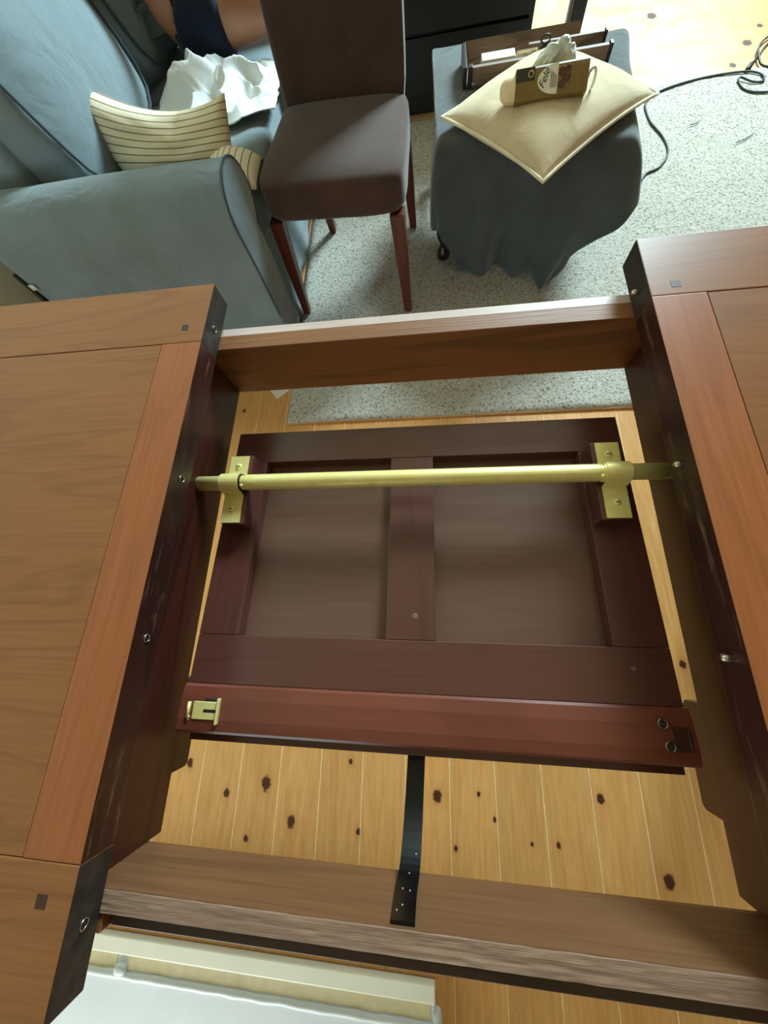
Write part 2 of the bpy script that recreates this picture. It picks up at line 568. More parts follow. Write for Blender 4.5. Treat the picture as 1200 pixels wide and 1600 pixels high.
def bx(x0, x1, y0, y1, z0, z1, bev=0.0, seg=2):
    return box(bmesh.new(), x0, x1, y0, y1, z0, z1, bev, seg)


def prism(pts, ext, axis='Y', bev=0.0):
    """extrude a 2-D polygon pts [(a,b)] between ext=(e0,e1) along axis"""
    bm = bmesh.new()

    def P(a, b, e):
        return {'X': (e, a, b), 'Y': (a, e, b), 'Z': (a, b, e)}[axis]
    r0 = [bm.verts.new(P(a, b, ext[0])) for a, b in pts]
    r1 = [bm.verts.new(P(a, b, ext[1])) for a, b in pts]
    n = len(pts)
    bm.faces.new(r0)
    bm.faces.new(r1[::-1])
    for i in range(n):
        bm.faces.new((r0[i], r0[(i + 1) % n], r1[(i + 1) % n], r1[i]))
    if bev:
        bmesh.ops.bevel(bm, geom=list(bm.edges), offset=bev, segments=2, affect='EDGES')
    return bm


def tube(pts, rad, sides=12, caps=True, bm=None):
    bm = bm or bmesh.new()
    pts = [Vector(p) for p in pts]
    rads = rad if isinstance(rad, (list, tuple)) else [rad] * len(pts)
    rings = []
    up = Vector((0, 0, 1))
    for i, p in enumerate(pts):
        t = (pts[min(i + 1, len(pts) - 1)] - pts[max(i - 1, 0)]).normalized()
        u = up if abs(t.dot(up)) < 0.95 else Vector((1, 0, 0))
        a = t.cross(u).normalized()
        c = a.cross(t).normalized()
        rings.append([bm.verts.new(p + (a * math.cos(2 * math.pi * k / sides) + c * math.sin(2 * math.pi * k / sides)) * rads[i]) for k in range(sides)])
    for r0, r1 in zip(rings, rings[1:]):
        for k in range(sides):
            bm.faces.new((r0[k], r0[(k + 1) % sides], r1[(k + 1) % sides], r1[k]))
    if caps:
        bm.faces.new(rings[0][::-1])
        bm.faces.new(rings[-1])
    return bm


def closed_tube(pts, rad, sides=8):
    bm = bmesh.new()
    pts = [Vector(p) for p in pts]
    n = len(pts)
    rings = []
    for i, p in enumerate(pts):
        t = (pts[(i + 1) % n] - pts[i - 1]).normalized()
        u = Vector((0, 0, 1)) if abs(t.z) < 0.9 else Vector((1, 0, 0))
        a = t.cross(u).normalized()
        c = a.cross(t)
        rings.append([bm.verts.new(p + (a * math.cos(2 * math.pi * k / sides) + c * math.sin(2 * math.pi * k / sides)) * rad) for k in range(sides)])
    for i in range(n):
        r0, r1 = rings[i], rings[(i + 1) % n]
        for k in range(sides):
            bm.faces.new((r0[k], r0[(k + 1) % sides], r1[(k + 1) % sides], r1[k]))
    return bm


def lathe(profile, center, sides=20):
    bm = bmesh.new()
    cx, cy, cz = center
    rings = []
    for r, z in profile:
        rings.append([bm.verts.new((cx + r * math.cos(2 * math.pi * k / sides), cy + r * math.sin(2 * math.pi * k / sides), cz + z)) for k in range(sides)])
    for r0, r1 in zip(rings, rings[1:]):
        for k in range(sides):
            bm.faces.new((r0[k], r0[(k + 1) % sides], r1[(k + 1) % sides], r1[k]))
    bm.faces.new(rings[0][::-1])
    bm.faces.new(rings[-1])
    return bm


def spline(pts, n=8):
    P = [Vector(p) for p in pts]
    out = []
    for i in range(len(P) - 1):
        p0, p1, p2, p3 = P[max(i - 1, 0)], P[i], P[i + 1], P[min(i + 2, len(P) - 1)]
        for k in range(n):
            t = k / n
            out.append(0.5 * ((2 * p1) + (-p0 + p2) * t + (2 * p0 - 5 * p1 + 4 * p2 - p3) * t * t + (-p0 + 3 * p1 - 3 * p2 + p3) * t ** 3))
    out.append(P[-1])
    return out


def fnoise(p, s=1.0, o=0.0):
    return noise.noise(Vector((p[0] * s + o, p[1] * s + o * .7, p[2] * s - o)))


def puff(size, n=12, rnd=5.0, bulge=(0, 0, 0), wr=0.0, ws=8.0, seed=0.0):
    """soft cushion block: rounded box with bulging faces, centred at the origin"""
    bm = bmesh.new()
    bmesh.ops.create_cube(bm, size=2.0)
    bmesh.ops.subdivide_edges(bm, edges=list(bm.edges), cuts=n, use_grid_fill=True)
    for v in bm.verts:
        p = v.co.copy()
        m_ = (abs(p.x) ** rnd + abs(p.y) ** rnd + abs(p.z) ** rnd) ** (1 / rnd)
        q = p / m_ if m_ > 0 else p
        bxx = bulge[0] * max(0, 1 - p.y * p.y) * max(0, 1 - p.z * p.z)
        byy = bulge[1] * max(0, 1 - p.x * p.x) * max(0, 1 - p.z * p.z)
        bzz = bulge[2] * max(0, 1 - p.y * p.y) * max(0, 1 - p.x * p.x)
        r = Vector((q.x * (size[0] / 2 + bxx), q.y * (size[1] / 2 + byy), q.z * (size[2] / 2 + bzz)))
        if wr:
            d = fnoise(r, ws, seed) * wr + fnoise(r, ws * 2.7, seed + 5) * wr * .4
            r += r.normalized() * d
        v.co = r
    return bm


def pillow_surface(f, n=28):
    """closed two-sided pillow; f(u,v,side) -> Vector with u,v in [-1,1]; UVs from u,v"""
    bm = bmesh.new()
    uvl = bm.loops.layers.uv.new('UVMap')
    top = [[None] * (n + 1) for _ in range(n + 1)]
    bot = [[None] * (n + 1) for _ in range(n + 1)]
    for i in range(n + 1):
        for j in range(n + 1):
            u, v = 2 * i / n - 1, 2 * j / n - 1
            top[i][j] = bm.verts.new(f(u, v, 1))
            if i in (0, n) or j in (0, n):
                bot[i][j] = top[i][j]
            else:
                bot[i][j] = bm.verts.new(f(u, v, -1))
    for g, rev in ((top, False), (bot, True)):
        for i in range(n):
            for j in range(n):
                q = [(i, j), (i + 1, j), (i + 1, j + 1), (i, j + 1)]
                if rev:
                    q = q[::-1]
                fc = bm.faces.new([g[a][b] for a, b in q])
                for lp, (a, b) in zip(fc.loops, q):
                    lp[uvl].uv = (a / n, b / n)
    return bm


def solidify(o, t, off=0.0):
    m = o.modifiers.new('thickness', 'SOLIDIFY')
    m.thickness = t
    m.offset = off
    return o


def subsurf(o, lv=1):
    m = o.modifiers.new('smooth', 'SUBSURF')
    m.levels = lv
    m.render_levels = lv
    return o


# ------------------------------------------------------------------ setting
X0, X1, Y0, Y1, HH = ROOM['x0'], ROOM['x1'], ROOM['y0'], ROOM['y1'], ROOM['h']
floor = obj('floor', bx(X0 - .1, X1 + .1, Y0 - .1, Y1 + .1, -0.12, -0.0006), 'filler')
structure(floor, 'knotty varnished pine plank floor')
PW = 0.1193
k0 = math.floor((X0 - 0.0345) / PW)
pk = k0
pmesh = None
while 0.0345 + pk * PW < X1:
    xa = 0.0345 + pk * PW
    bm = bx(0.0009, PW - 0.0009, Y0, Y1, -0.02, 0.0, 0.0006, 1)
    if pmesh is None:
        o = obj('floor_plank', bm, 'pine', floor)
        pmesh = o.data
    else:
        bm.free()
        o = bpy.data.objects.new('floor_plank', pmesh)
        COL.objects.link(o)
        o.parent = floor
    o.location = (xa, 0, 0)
    pk += 1

structure(obj('ceiling', bx(X0 - .1, X1 + .1, Y0 - .1, Y1 + .1, HH, HH + .1), 'ceil'), 'plain white ceiling out of view')
structure(obj('wall_left', bx(X0 - .12, X0, Y0, Y1, 0, HH), 'wall_pale'), 'beige wall in shade behind the grey sofa')
structure(obj('wall_right', bx(X1, X1 + .12, Y0, Y1, 0, HH), 'wall_dark'), 'beige side wall out of view')


def wall_with_window(name, y0, y1, win, label, win2=None):
    bm = bmesh.new()
    a, b_, c, d = win
    box(bm, X0 - .12, a, y0, y1, 0, HH)
    box(bm, b_, X1 + .12, y0, y1, 0, HH)
    box(bm, a, b_, y0, y1, 0, c)
    if win2:
        box(bm, a, b_, y0, y1, d, win2[2])
        d = win2[3]
    box(bm, a, b_, y0, y1, d, HH)
    structure(obj(name, bm, 'wall'), label)


wall_with_window('wall_back', Y1, Y1 + .14, WIN3, 'far wall with a wide window above an added lower one', WIN1)
wall_with_window('wall_front', Y0 - .14, Y0, WIN2, 'wall with an added low window behind the photographer')


def window(name, win, y, label):
    a, b_, c, d = win
    fr = bmesh.new()
    t = .05
    box(fr, a, a + t, y - .03, y + .03, c, d)
    box(fr, b_ - t, b_, y - .03, y + .03, c, d)
    box(fr, a + t, b_ - t, y - .03, y + .03, c, c + t)
    box(fr, a + t, b_ - t, y - .03, y + .03, d - t, d)
    f = structure(obj(name, fr, 'frame_white'), label)
    n = 3
    for i in range(n):
        p0 = a + t + (b_ - a - 2 * t) * i / n
        p1 = a + t + (b_ - a - 2 * t) * (i + 1) / n
        obj('pane', bx(p0 + .012, p1 - .012, y - .002, y + .002, c + t, d - t), 'glass', f)
        if i:
            obj('mullion', bx(p0 - .012, p0 + .012, y - .02, y + .02, c + t, d - t), 'frame_white', f)


window('window_1', WIN1, Y1 + .09, 'white framed upper far window')
window('window_added_glare', WIN3, Y1 + .09, 'added lower far window for floor glare, out of view')
window('window_2', WIN2, Y0 - .09, 'added low window behind the photographer, lighting floor and board')

# rug
rug = empty('area_rug', (0, 0, 0), 'pale grey flecked pile rug lying on the pine floor', 'rug')
bm = bmesh.new()
nx, ny = 120, 84
RX0, RX1, RY0, RY1 = -0.55, 2.35, 0.755, 2.53
vg = []
for j in range(ny + 1):
    row = []
    for i in range(nx + 1):
        x = RX0 + (RX1 - RX0) * i / nx
        y = RY0 + (RY1 - RY0) * j / ny
        e = min(i, nx - i, j, ny - j)
        z = 0.013 + 0.0025 * fnoise((x, y, 0), 9) + 0.002 * fnoise((x, y, 0), 40) - (0.004 if e == 0 else 0)
        if j == ny:
            y += 0.012 * fnoise((x, 0, 3), 5)
        row.append(bm.verts.new((x, y, z)))
    vg.append(row)
for j in range(ny):
    for i in range(nx):
        bm.faces.new((vg[j][i], vg[j][i + 1], vg[j + 1][i + 1], vg[j + 1][i]))
rim = [vg[0][i] for i in range(nx + 1)] + [vg[j][nx] for j in range(1, ny + 1)] + [vg[ny][i] for i in range(nx - 1, -1, -1)] + [vg[j][0] for j in range(ny - 1, 0, -1)]
low = [bm.verts.new((v.co.x, v.co.y, 0.001)) for v in rim]
for i in range(len(rim)):
    k = (i + 1) % len(rim)
    bm.faces.new((rim[i], low[i], low[k], rim[k]))
bm.faces.new(low)
obj('pile', bm, 'rug', rug, True)
obj('binding', closed_tube([(RX0 - .001, RY0 - .001, .004), (0.5, RY0 - .001, .004), (RX1, RY0 - .001, .004), (RX1 + .001, RY1, .004), (RX0 - .001, RY1 + .006, .004)], 0.0038), 'rug_edge', rug)

# ------------------------------------------------------------------ dining table
ZT, ZB = 0.76, 0.7185
XL, XR = -0.3517, 0.2927           # inner edges of the two halves of the top
FY, NY = 0.540, -0.347
table = empty('dining_table', (0, 0, 0), 'dark stained wooden extending dining table pulled open at the middle', 'table')


def half_top(side):
    """side -1: the left half, +1: the right half"""
    inner = XL if side < 0 else XR
    s = -1 if side < 0 else 1
    g = inner + s * 0.0668          # joint between stile and panel
    out = inner + s * 0.672
    og = out - s * 0.10
    lo = lambda a, b: (min(a, b), max(a, b))
    pa, pb = lo(g + s * .0010, og - s * .0010)
    fa, na = 0.4212, -0.2280
    if side > 0:
        fa = 0.4330
    panel = obj('tabletop', bx(pa, pb, na + .001, fa - .001, ZB + .012, ZT - .0006), 'top_x', table)
    panel['label'] = 'inset panel of the %s half of the tabletop' % ('left' if side < 0 else 'right')
    # backing so that the hairline joints read dark
    obj('joint_backing', bx(min(g, og) - .01, max(g, og) + .01, na - .01, fa + .01, ZB + .002, ZB + .014), 'crack', panel)
    for (ya, yb) in ((fa, FY), (NY, na)):
        xa, xb = lo(inner, out)
        o = obj('frame_rail', bx(xa, xb, ya + .0002, yb - .0002, ZB, ZT, .0014, 2), ['top_x', 'endgrain'], panel)
        for p in o.data.polygons:
            if p.normal.x * -s > 0.8:
                p.material_index = 1
    for (xa, xb) in (lo(inner, g), lo(og, out)):
        o = obj('frame_stile', bx(xa, xb, na + .0002, fa - .0002, ZB, ZT, .0014, 2), ['top_y', 'edge'], panel)
        for p in o.data.polygons:
            if abs(p.normal.x) > 0.8 or p.normal.z < -.5:
                p.material_index = 1
    for py in (0.451, -0.259):
        px = inner + s * 0.033
        obj('peg', bx(px - .0062, px + .0062, py - .006, py + .006, ZT - .004, ZT + .0003, .0004, 1), 'peg', panel)
    for py in (0.466, 0.198, -0.015, -0.285):
        zc = ZT - .022
        if side > 0:
            bm = tube([(inner + .004, py, zc), (inner - .006, py, zc), (inner - .009, py, zc)], [.0042, .0042, .0025], 12)
            obj('alignment_pin', bm, 'steel', panel, True)
        else:
            bm = tube([(inner - .004, py, zc), (inner + .0006, py, zc)], [.0042, .0042], 12)
            h = obj('pin_socket', bm, 'crack', panel, True)
            obj('socket_rim', closed_tube([(inner + .0008, py + .0046 * math.cos(a * math.pi / 6), zc + .0046 * math.sin(a * math.pi / 6)) for a in range(12)], .0008, 6), 'steel', h, True)


half_top(-1)
half_top(1)

# cross rails (run along the table under both halves)
far = obj('cross_rail', bx(-.97, .91, .4430, .4698, .604, .7165, .002, 2), 'railwood', table)
obj('sawn_top', bx(-.374, .331, .4432, .4697, .7155, .7172), 'railtop', far)
obj('rail_lip', bx(-.352, .300, .4700, .4872, .640, .7165, .0012, 1), 'paleedge', far)
obj('lip_end', bx(-.360, -.3525, .4700, .4870, .640, .7150), 'bare', far)
obj('lip_end', bx(.3005, .308, .4700, .4870, .640, .7150), 'bare', far)
# near rail with rough sawn top
near = obj('cross_rail', prism([(-.2875, .618), (-.2875, .7165), (-.2680, .7165), (-.2680, .632), (-.2705, .622), (-.2760, .618)], (-.97, .91), 'X'), 'nearrail', table)
bm = bmesh.new()
nx_ = 260
rows = []
for i in range(nx_ + 1):
    x = -.3745 + (.705) * i / nx_
    row = []
    for j in range(7):
        y = -.2872 + .0188 * j / 6
        z = .7186 + .0007 * fnoise((x * .35, y * 3, 0), 130)
        row.append(bm.verts.new((x, y, z)))
    rows.append(row)
for i in range(nx_):
    for j in range(6):
        bm.faces.new((rows[i][j], rows[i + 1][j], rows[i + 1][j + 1], rows[i][j + 1]))
o = obj('sawn_top', bm, 'rough', near)
solidify(o, .002, -1)
obj('rail_lip', bx(-.350, .330, -.3070, -.2877, .640, .7020, .0012, 1), 'darkstrip', near)
obj('lip_end', bx(-.3655, -.3503, -.3065, -.2877, .640, .7150, .001, 1), 'railwood', near)

# side rails with the hanging tabs that carry the leaf
for s, xi in ((-1, -.3747), (1, .3313)):
    xa, xb = (xi - .026, xi) if s < 0 else (xi, xi + .026)
    sr = obj('side_rail', bx(xa, xb, -.2678, .4428, .604, .7170, .0015, 2), 'sidewood', table)
    pts = [(-.075, .606), (-.075, .578), (-.083, .570), (-.194, .570), (-.199, .575), (-.199, .606)]
    obj('support_tab', prism(pts, (xa + .001, xb), 'X'), 'sidewood', sr)

# table legs at the far ends of the frame
for lx in (-.97, .84):
    for ly in (.402, -.268):
        bm = bmesh.new()
        box(bm, lx, lx + .07, ly, ly + .07, .0, .604, .003, 2)
        for v in bm.verts:
            t = max(0, .45 - v.co.z) / .45
            v.co.x = lx + .035 + (v.co.x - lx - .035) * (1 - .25 * t)
            v.co.y = ly + .035 + (v.co.y - ly - .035) * (1 - .25 * t)
        obj('leg', bm, 'sidewood', table)

# folded butterfly leaf, slightly tilted, hung from the brass tube
leaf = obj('folding_leaf', bx(-.3500, .2955, -.372, .112, -.0500, -.0270, .002, 2), 'leaf_x', table)
leaf['label'] = 'folded extension leaf lying between the side rails'
leaf.location = (0, .22, .6234)
leaf.rotation_euler = (-.0528, 0, 0)
LX0, LX1 = -.3500, .2955


def lb(name, x0, x1, y0, y1, z0, z1, mat, bev=.0012, parent=leaf):
    return obj(name, bx(x0, x1, y0 - .22, y1 - .22, z0, z1, bev, 2), mat, parent)


TH = -.026
lb('leaf_rail', LX0, LX1, .2795, .341, TH, 0, 'leaf_x')
lb('leaf_rail', LX0, LX1, -.0765, -.0100, TH, 0, 'leaf_x')
lb('leaf_stile', LX0, -.2875, -.0098, .2793, TH, 0, 'leaf_y')
lb('leaf_stile', -.0675, .0020, -.0098, .2793, TH, 0, 'leaf_y')
lb('leaf_stile', .2290, LX1, -.0098, .2793, TH, 0, 'leaf_y')
lb('leaf_panel', -.2873, -.0677, -.0098, .2793, TH + .001, -.0205, 'leaf_panel', 0)
lb('leaf_panel', .0022, .2288, -.0098, .2793, TH + .001, -.0205, 'leaf_panel', 0)
bm = prism([(-.1375, -.026), (-.1375, .001), (-.134, .0045), (-.12, .0065), (-.095, .0062), (-.080, .004), (-.0768, .001), (-.0768, -.026)], (-.3520, .2985), 'X')
for v in bm.verts:
    v.co.y -= .22
obj('edge_strip', bm, 'leaf_red', leaf)

# brass tube with saddle clamps
RY, RZ, RR = .2205, .6685, .0125
rod = obj('brass_tube', tube([(-.374, RY, RZ), (-.30, RY, RZ), (-.29, RY, RZ), (.23, RY, RZ), (.24, RY, RZ), (.3306, RY, RZ)], [RR * .93, RR * .93, RR, RR, RR * .93, RR * .93], 28), 'brass', table, True)
for (xa, xb, side) in ((-.3335, -.3015, -1), (.2385, .2705, 1)):
    ys, ye = .1575, .2735
    blk = obj('mounting_block', bx(xa + (.001 if side < 0 else -.006), xb + (.006 if side < 0 else -.001), ys - .002, ye + .002, .6190, .6548, .0015, 2), 'leaf_y', table)
    cl = bmesh.new()
    prof = []
    for a in range(13):
        t = math.pi * a / 12
        prof.append((RY + .0150 * math.cos(t), RZ - .002 + .0150 * math.sin(t)))
    outer = [(ye, .6550), (ye, .6575), (RY + .0155, .6575)] + prof + [(RY - .0155, .6575), (ys, .6575), (ys, .6550)]
    inner = [(RY - .0130, .6552)] + [(RY + .0130 * math.cos(t), RZ - .002 + .0130 * math.sin(t)) for t in [math.pi * (12 - a) / 12 for a in range(13)]] + [(RY + .0130, .6552)]
    n_ = len(outer)
    # strip built as top and bottom offset of the same centreline
    cline = [(ye, .6562), (RY + .0165, .6562)] + [(RY + .0145 * math.cos(math.pi * a / 12), RZ - .001 + .0145 * math.sin(math.pi * a / 12)) for a in range(13)] + [(RY - .0165, .6562), (ys, .6562)]
    va = [(cl.verts.new((xa, y, z)), cl.verts.new((xb, y, z))) for y, z in cline]
    for (a, b_), (c, d) in zip(va, va[1:]):
        cl.faces.new((a, b_, d, c))
    o = obj('saddle_clamp', cl, 'brass', rod)
    solidify(o, .002, 0)
    for sy in (.2545, .1800):
        cx = (xa + xb) / 2
        sc = obj('screw', lathe([(.0052, 0), (.0052, .0008), (.0040, .0019), (.0015, .0024)], (cx, sy, .6572), 14), 'brass', o, True)
        obj('screw_slot', bx(cx - .0034, cx + .0034, sy - .0006, sy + .0006, .6590, .6597), 'crack', o)
    ex = xb + .0015 if side < 0 else xa - .0015
    obj('tube_collar', tube([(ex - .0012, RY, RZ), (ex + .0012, RY, RZ)], RR * 1.07, 24), 'crack' if side < 0 else 'brass', rod)
    obj('collar_screw', lathe([(.0032, 0), (.003, .0012), (.001, .002)], (ex + (.004 if side < 0 else -.004), RY - .0085, RZ + .0085), 10), 'brass', rod, True)

# latch (left) and screw plate (right) on the near strip of the leaf
lt = obj('latch_plate', bx(-.3310, -.2940, -.1195, -.0975, .6470, .6492, .0006, 1), 'brass', table)
lt.rotation_euler = (0, 0, 0)
obj('latch_lip', bx(-.2950, -.2922, -.1245, -.0925, .6465, .6535, .0008, 1), 'brass', lt)
obj('latch_hinge', tube([(-.3375, -.1175, .6485), (-.3375, -.0985, .6485)], .0024, 10), 'brass', lt, True)
obj('hinge_knuckle', lathe([(.004, 0), (.0042, .002), (.0025, .0035)], (-.3375, -.1185, .6465), 12), 'steel', lt, True)
obj('latch_slot', bx(-.3150, -.2965, -.1105, -.1068, .6490, .6496, .0004, 1), 'crack', lt)
obj('latch_spring', bx(-.3160, -.2990, -.0972, -.0930, .6462, .6480, .0006, 1), 'endgrain', lt)
kp = obj('keeper_plate', bx(.2720, .2900, -.1215, -.0960, .6470, .6480, .0006, 1), 'peg', table)
obj('keeper_lip', bx(.2880, .2905, -.1195, -.0985, .6475, .6510, .0006, 1), 'endgrain', kp)
for kx, ky in ((.2640, -.0930), (.2680, -.1165)):
    sc = obj('keeper_screw', lathe([(.0058, 0), (.0056, .0010), (.0040, .0016)], (kx, ky, .6470), 16), 'endgrain', kp, True)
    obj('screw_rim', closed_tube([(kx + .0052 * math.cos(a * math.pi / 7), ky + .0052 * math.sin(a * math.pi / 7), .6485) for a in range(14)], .0007, 6), 'steel', kp, True)
    obj('screw_slot', bx(kx - .0036, kx + .0036, ky - .0007, ky + .0007, .6484, .6490), 'steel', kp)
# small filled dents on the middle stile and near rail
for dx, dy, dr in ((-.0265, .0225, .0042), (.2480, -.0350, .0032)):
    bm = lathe([(dr, 0), (dr * .8, .0004)], (dx, dy, .6234 - (dy - .22) * .0528 + .0003), 14)
    obj('filled_dent', bm, 'dent', table)

# black metal strap between near rail and leaf
cl = bmesh.new()
path = spline([(-.0345, -.2665, .7130), (-.0345, -.2655, .670), (-.0320, -.2560, .640), (-.0300, -.2250, .612), (-.0270, -.1600, .583), (-.0240, -.1000, .570)], 5)
vs = []
for p in path:
    vs.append((cl.verts.new((p.x - .0118, p.y, p.z)), cl.verts.new((p.x + .0118, p.y, p.z))))
for (a, b_), (c, d) in zip(vs, vs[1:]):
    cl.faces.new((a, b_, d, c))
st = obj('metal_strap', cl, 'black_metal', table)
solidify(st, .004, 0)
for (sx, sy, sz) in ((-.0415, -.2628, .702), (-.0365, -.2628, .6940), (-.0380, -.2612, .672), (-.0300, -.2612, .674), (-.0320, -.2560, .655), (-.0250, -.2450, .640)):
    obj('paint_fleck', lathe([(.0009, 0), (.0006, .0006)], (sx, sy, sz), 8), 'paint_fleck', st)

# ------------------------------------------------------------------ dining chair
ch = empty('dining_chair', (-.285, 1.50, 0), 'brown suede dining chair with tapered reddish legs beside the sofa', 'chair')
CA = math.radians(-4.5)
ch.rotation_euler = (0, 0, CA)


def leg(x, y, dx, dy, top=.375):
    bm = bmesh.new()
    a, b_ = .023, .0135
    r0 = [bm.verts.new((x + sx * a, y + sy * a, top)) for sx, sy in ((-1, -1), (1, -1), (1, 1), (-1, 1))]
    r1 = [bm.verts.new((x + dx + sx * b_, y + dy + sy * b_, .014)) for sx, sy in ((-1, -1), (1, -1), (1, 1), (-1, 1))]
    bm.faces.new(r0)
    bm.faces.new(r1[::-1])
    for i in range(4):
        bm.faces.new((r0[i], r0[(i + 1) % 4], r1[(i + 1) % 4], r1[i]))
    bmesh.ops.bevel(bm, geom=list(bm.edges), offset=.002, segments=2, affect='EDGES')
    return bm


for (x, y, dx, dy) in ((-.205, -.205, -.012, -.015), (.205, -.205, .012, -.015), (-.165, .20, -.01, .06), (.19, .20, .01, .06)):
    obj('leg', leg(x, y, dx, dy), 'chairleg', ch)
bm = puff((.475, .455, .125), 14, 7.0, (0.0, 0.002, .010), .002, 9, 3)
for v in bm.verts:
    v.co.x *= 1 - .09 * (v.co.y + .23) / .46
o = obj('seat', bm, 'suede', ch, True, (0, -.005, .428))
bm = puff((.415, .075, .66), 12, 7.0, (0, .004, 0), .0015, 6, 5)
for v in bm.verts:
    v.co.y += (v.co.z + .33) * .16
o = obj('backrest', bm, 'suede', ch, True, (0, .185, .735))

# ------------------------------------------------------------------ sofa
sofa = empty('sofa', (-.96, 1.95, 0), 'grey blue slipcovered sofa with rolled arms beside the brown chair', 'sofa')


def soft(name, bm, mat, loc, rot=(0, 0, 0), parent=sofa):
    o = obj(name, bm, mat, parent, True)
    o.matrix_parent_inverse = Matrix.Translation(-Vector(parent.location))
    o.location = loc
    o.rotation_euler = rot
    return o


SX0, SX1 = -1.335, -.565
SY0, SY1 = 1.085, 2.86
# base with a skirt that hangs in soft folds
bm = bmesh.new()
per = []


def lerp(a, b, t):
    return a + (b - a) * t


corners = [(SX0, SY0 + .02), (SX1, SY0 + .02), (SX1, SY1 - .02), (SX0, SY1 - .02)]
pp = []
for c in range(4):
    a, b_ = corners[c], corners[(c + 1) % 4]
    n_ = 40
    for i in range(n_):
        pp.append((lerp(a[0], b_[0], i / n_), lerp(a[1], b_[1], i / n_)))
rings = []
cxm, cym = (SX0 + SX1) / 2, (SY0 + SY1) / 2
for zi, z in enumerate((.40, .33, .30, .2, .1, .016)):
    ring = []
    for i, (x, y) in enumerate(pp):
        amp = max(0, (.32 - z) / .32)
        w_ = amp * (.006 * math.sin(i * .75) + .016 * fnoise((x * 3, y * 3, z), 2, 1) + .010)
        ox = 1 if abs(x - SX1) < 1e-6 else (-1 if abs(x - SX0) < 1e-6 else 0)
        oy = 1 if abs(y - (SY1 - .02)) < 1e-6 else (-1 if abs(y - (SY0 + .02)) < 1e-6 else 0)
        ring.append(bm.verts.new((x + ox * w_, y + oy * w_, z)))
    rings.append(ring)
for r0, r1 in zip(rings, rings[1:]):
    for i in range(len(pp)):
        k = (i + 1) % len(pp)
        bm.faces.new((r0[i], r0[k], r1[k], r1[i]))
bm.faces.new(rings[0])
bm.faces.new(rings[-1][::-1])
soft('base', bm, 'sofa', (0, 0, 0))
# arms : section in (y,z), swept along x


def arm(yc, flip, name='arm'):
    prof = []
    rr = .100
    zc = .513
    for a in range(0, 25):
        t = math.radians(-62 + a * (304 / 24))
        prof.append((rr * math.cos(t) * 1.03, zc + rr * math.sin(t)))
    prof = [(.062, .05)] + [(.062, .30)] + [p for p in prof if not (p[0] < 0 and p[1] < zc)] + [(-rr * 1.03, zc), (-rr * .99, .45), (-rr * .93, .36), (-rr * .93, .2), (-rr * 1.0, .02)]
    bm = bmesh.new()
    xs = [-1.335, -1.33, -1.28, -1.15, -.95, -.75, -.60, -.548, -.538, -.535]
    ins = [.94, 1, 1, 1.0, 1.0, 1.0, 1.0, 1.0, .985, .94]
    rg = []
    for x, k in zip(xs, ins):
        ring = []
        for (y, z) in prof:
            zz = zc + (z - zc) * k if z > .3 else z
            n_ = .003 * fnoise((x, y, z), 7, 2)
            ring.append(bm.verts.new((x, yc + flip * y * k + n_, zz + n_)))
        rg.append(ring)
    m_ = len(prof)
    for r0, r1 in zip(rg, rg[1:]):
        for i in range(m_):
            bm.faces.new((r0[i], r0[(i + 1) % m_], r1[(i + 1) % m_], r1[i]))
    bm.faces.new(rg[0])
    bm.faces.new(rg[-1][::-1])
    o = soft(name, bm, 'sofa', (0, 0, 0))
    pts = [(-.537, yc + flip * y * .99, zc + (z - zc) * .99 if z > .3 else z) for y, z in prof]
    pb = tube(spline(pts[2:-1], 2), .0035, 6)
    p = obj('piping', pb, 'piping', o, True)
    return o


a1 = arm(1.172, 1)
arm(2.765, -1)
# back frame
bm = puff((.17, 1.44, .80), 10, 8, (0, 0, .005), .004, 5, 3)
soft('back', bm, 'sofa', (-1.255, 1.97, .44))
# seat cushions
soft('seat_cushion', puff((.60, .655, .16), 12, 8, (.012, 0, .012), .004, 7, 1), 'sofa', (-.85, 1.603, .385))
soft('seat_cushion', puff((.60, .715, .16), 12, 8, (.012, 0, .012), .004, 7, 2), 'sofa', (-.85, 2.298, .385))
# back cushions, leaning
bc = soft('back_cushion', puff((.20, .645, .60), 14, 5, (.045, 0, .01), .010, 5, 7), 'sofa', (-1.165, 1.605, .735), (0, math.radians(-17), 0))
bc2 = soft('back_cushion', puff((.20, .70, .60), 14, 5, (.045, 0, .01), .012, 6, 9), 'sofa', (-1.165, 2.300, .735), (0, math.radians(-17), 0))
for c, hw in ((bc, .300), (bc2, .330)):
    pts = []
    for k in range(40):
        t = 2 * math.pi * k / 40
        e = 5.0
        ct, st_ = math.cos(t), math.sin(t)
        m_ = (abs(ct) ** e + abs(st_) ** e) ** (1 / e)
        pts.append((.088, hw * ct / m_, .282 * st_ / m_))
    obj('piping', closed_tube(pts, .005, 6), 'piping', c, True)
# zip and tags on the rear corner of the cover
z_ = soft('cover_zip', bx(-1.346, -1.336, 1.070, 1.086, .05, .455), 'zip', (0, 0, 0))
soft('care_tag', bx(-1.332, -1.312, 1.0685, 1.0715, .400, .420), 'tag', (0, 0, 0))
soft('care_tag', bx(-1.332, -1.305, 1.0705, 1.0740, .21, .255), 'tag', (0, 0, 0))

# striped cushion bent between arm and back cushion


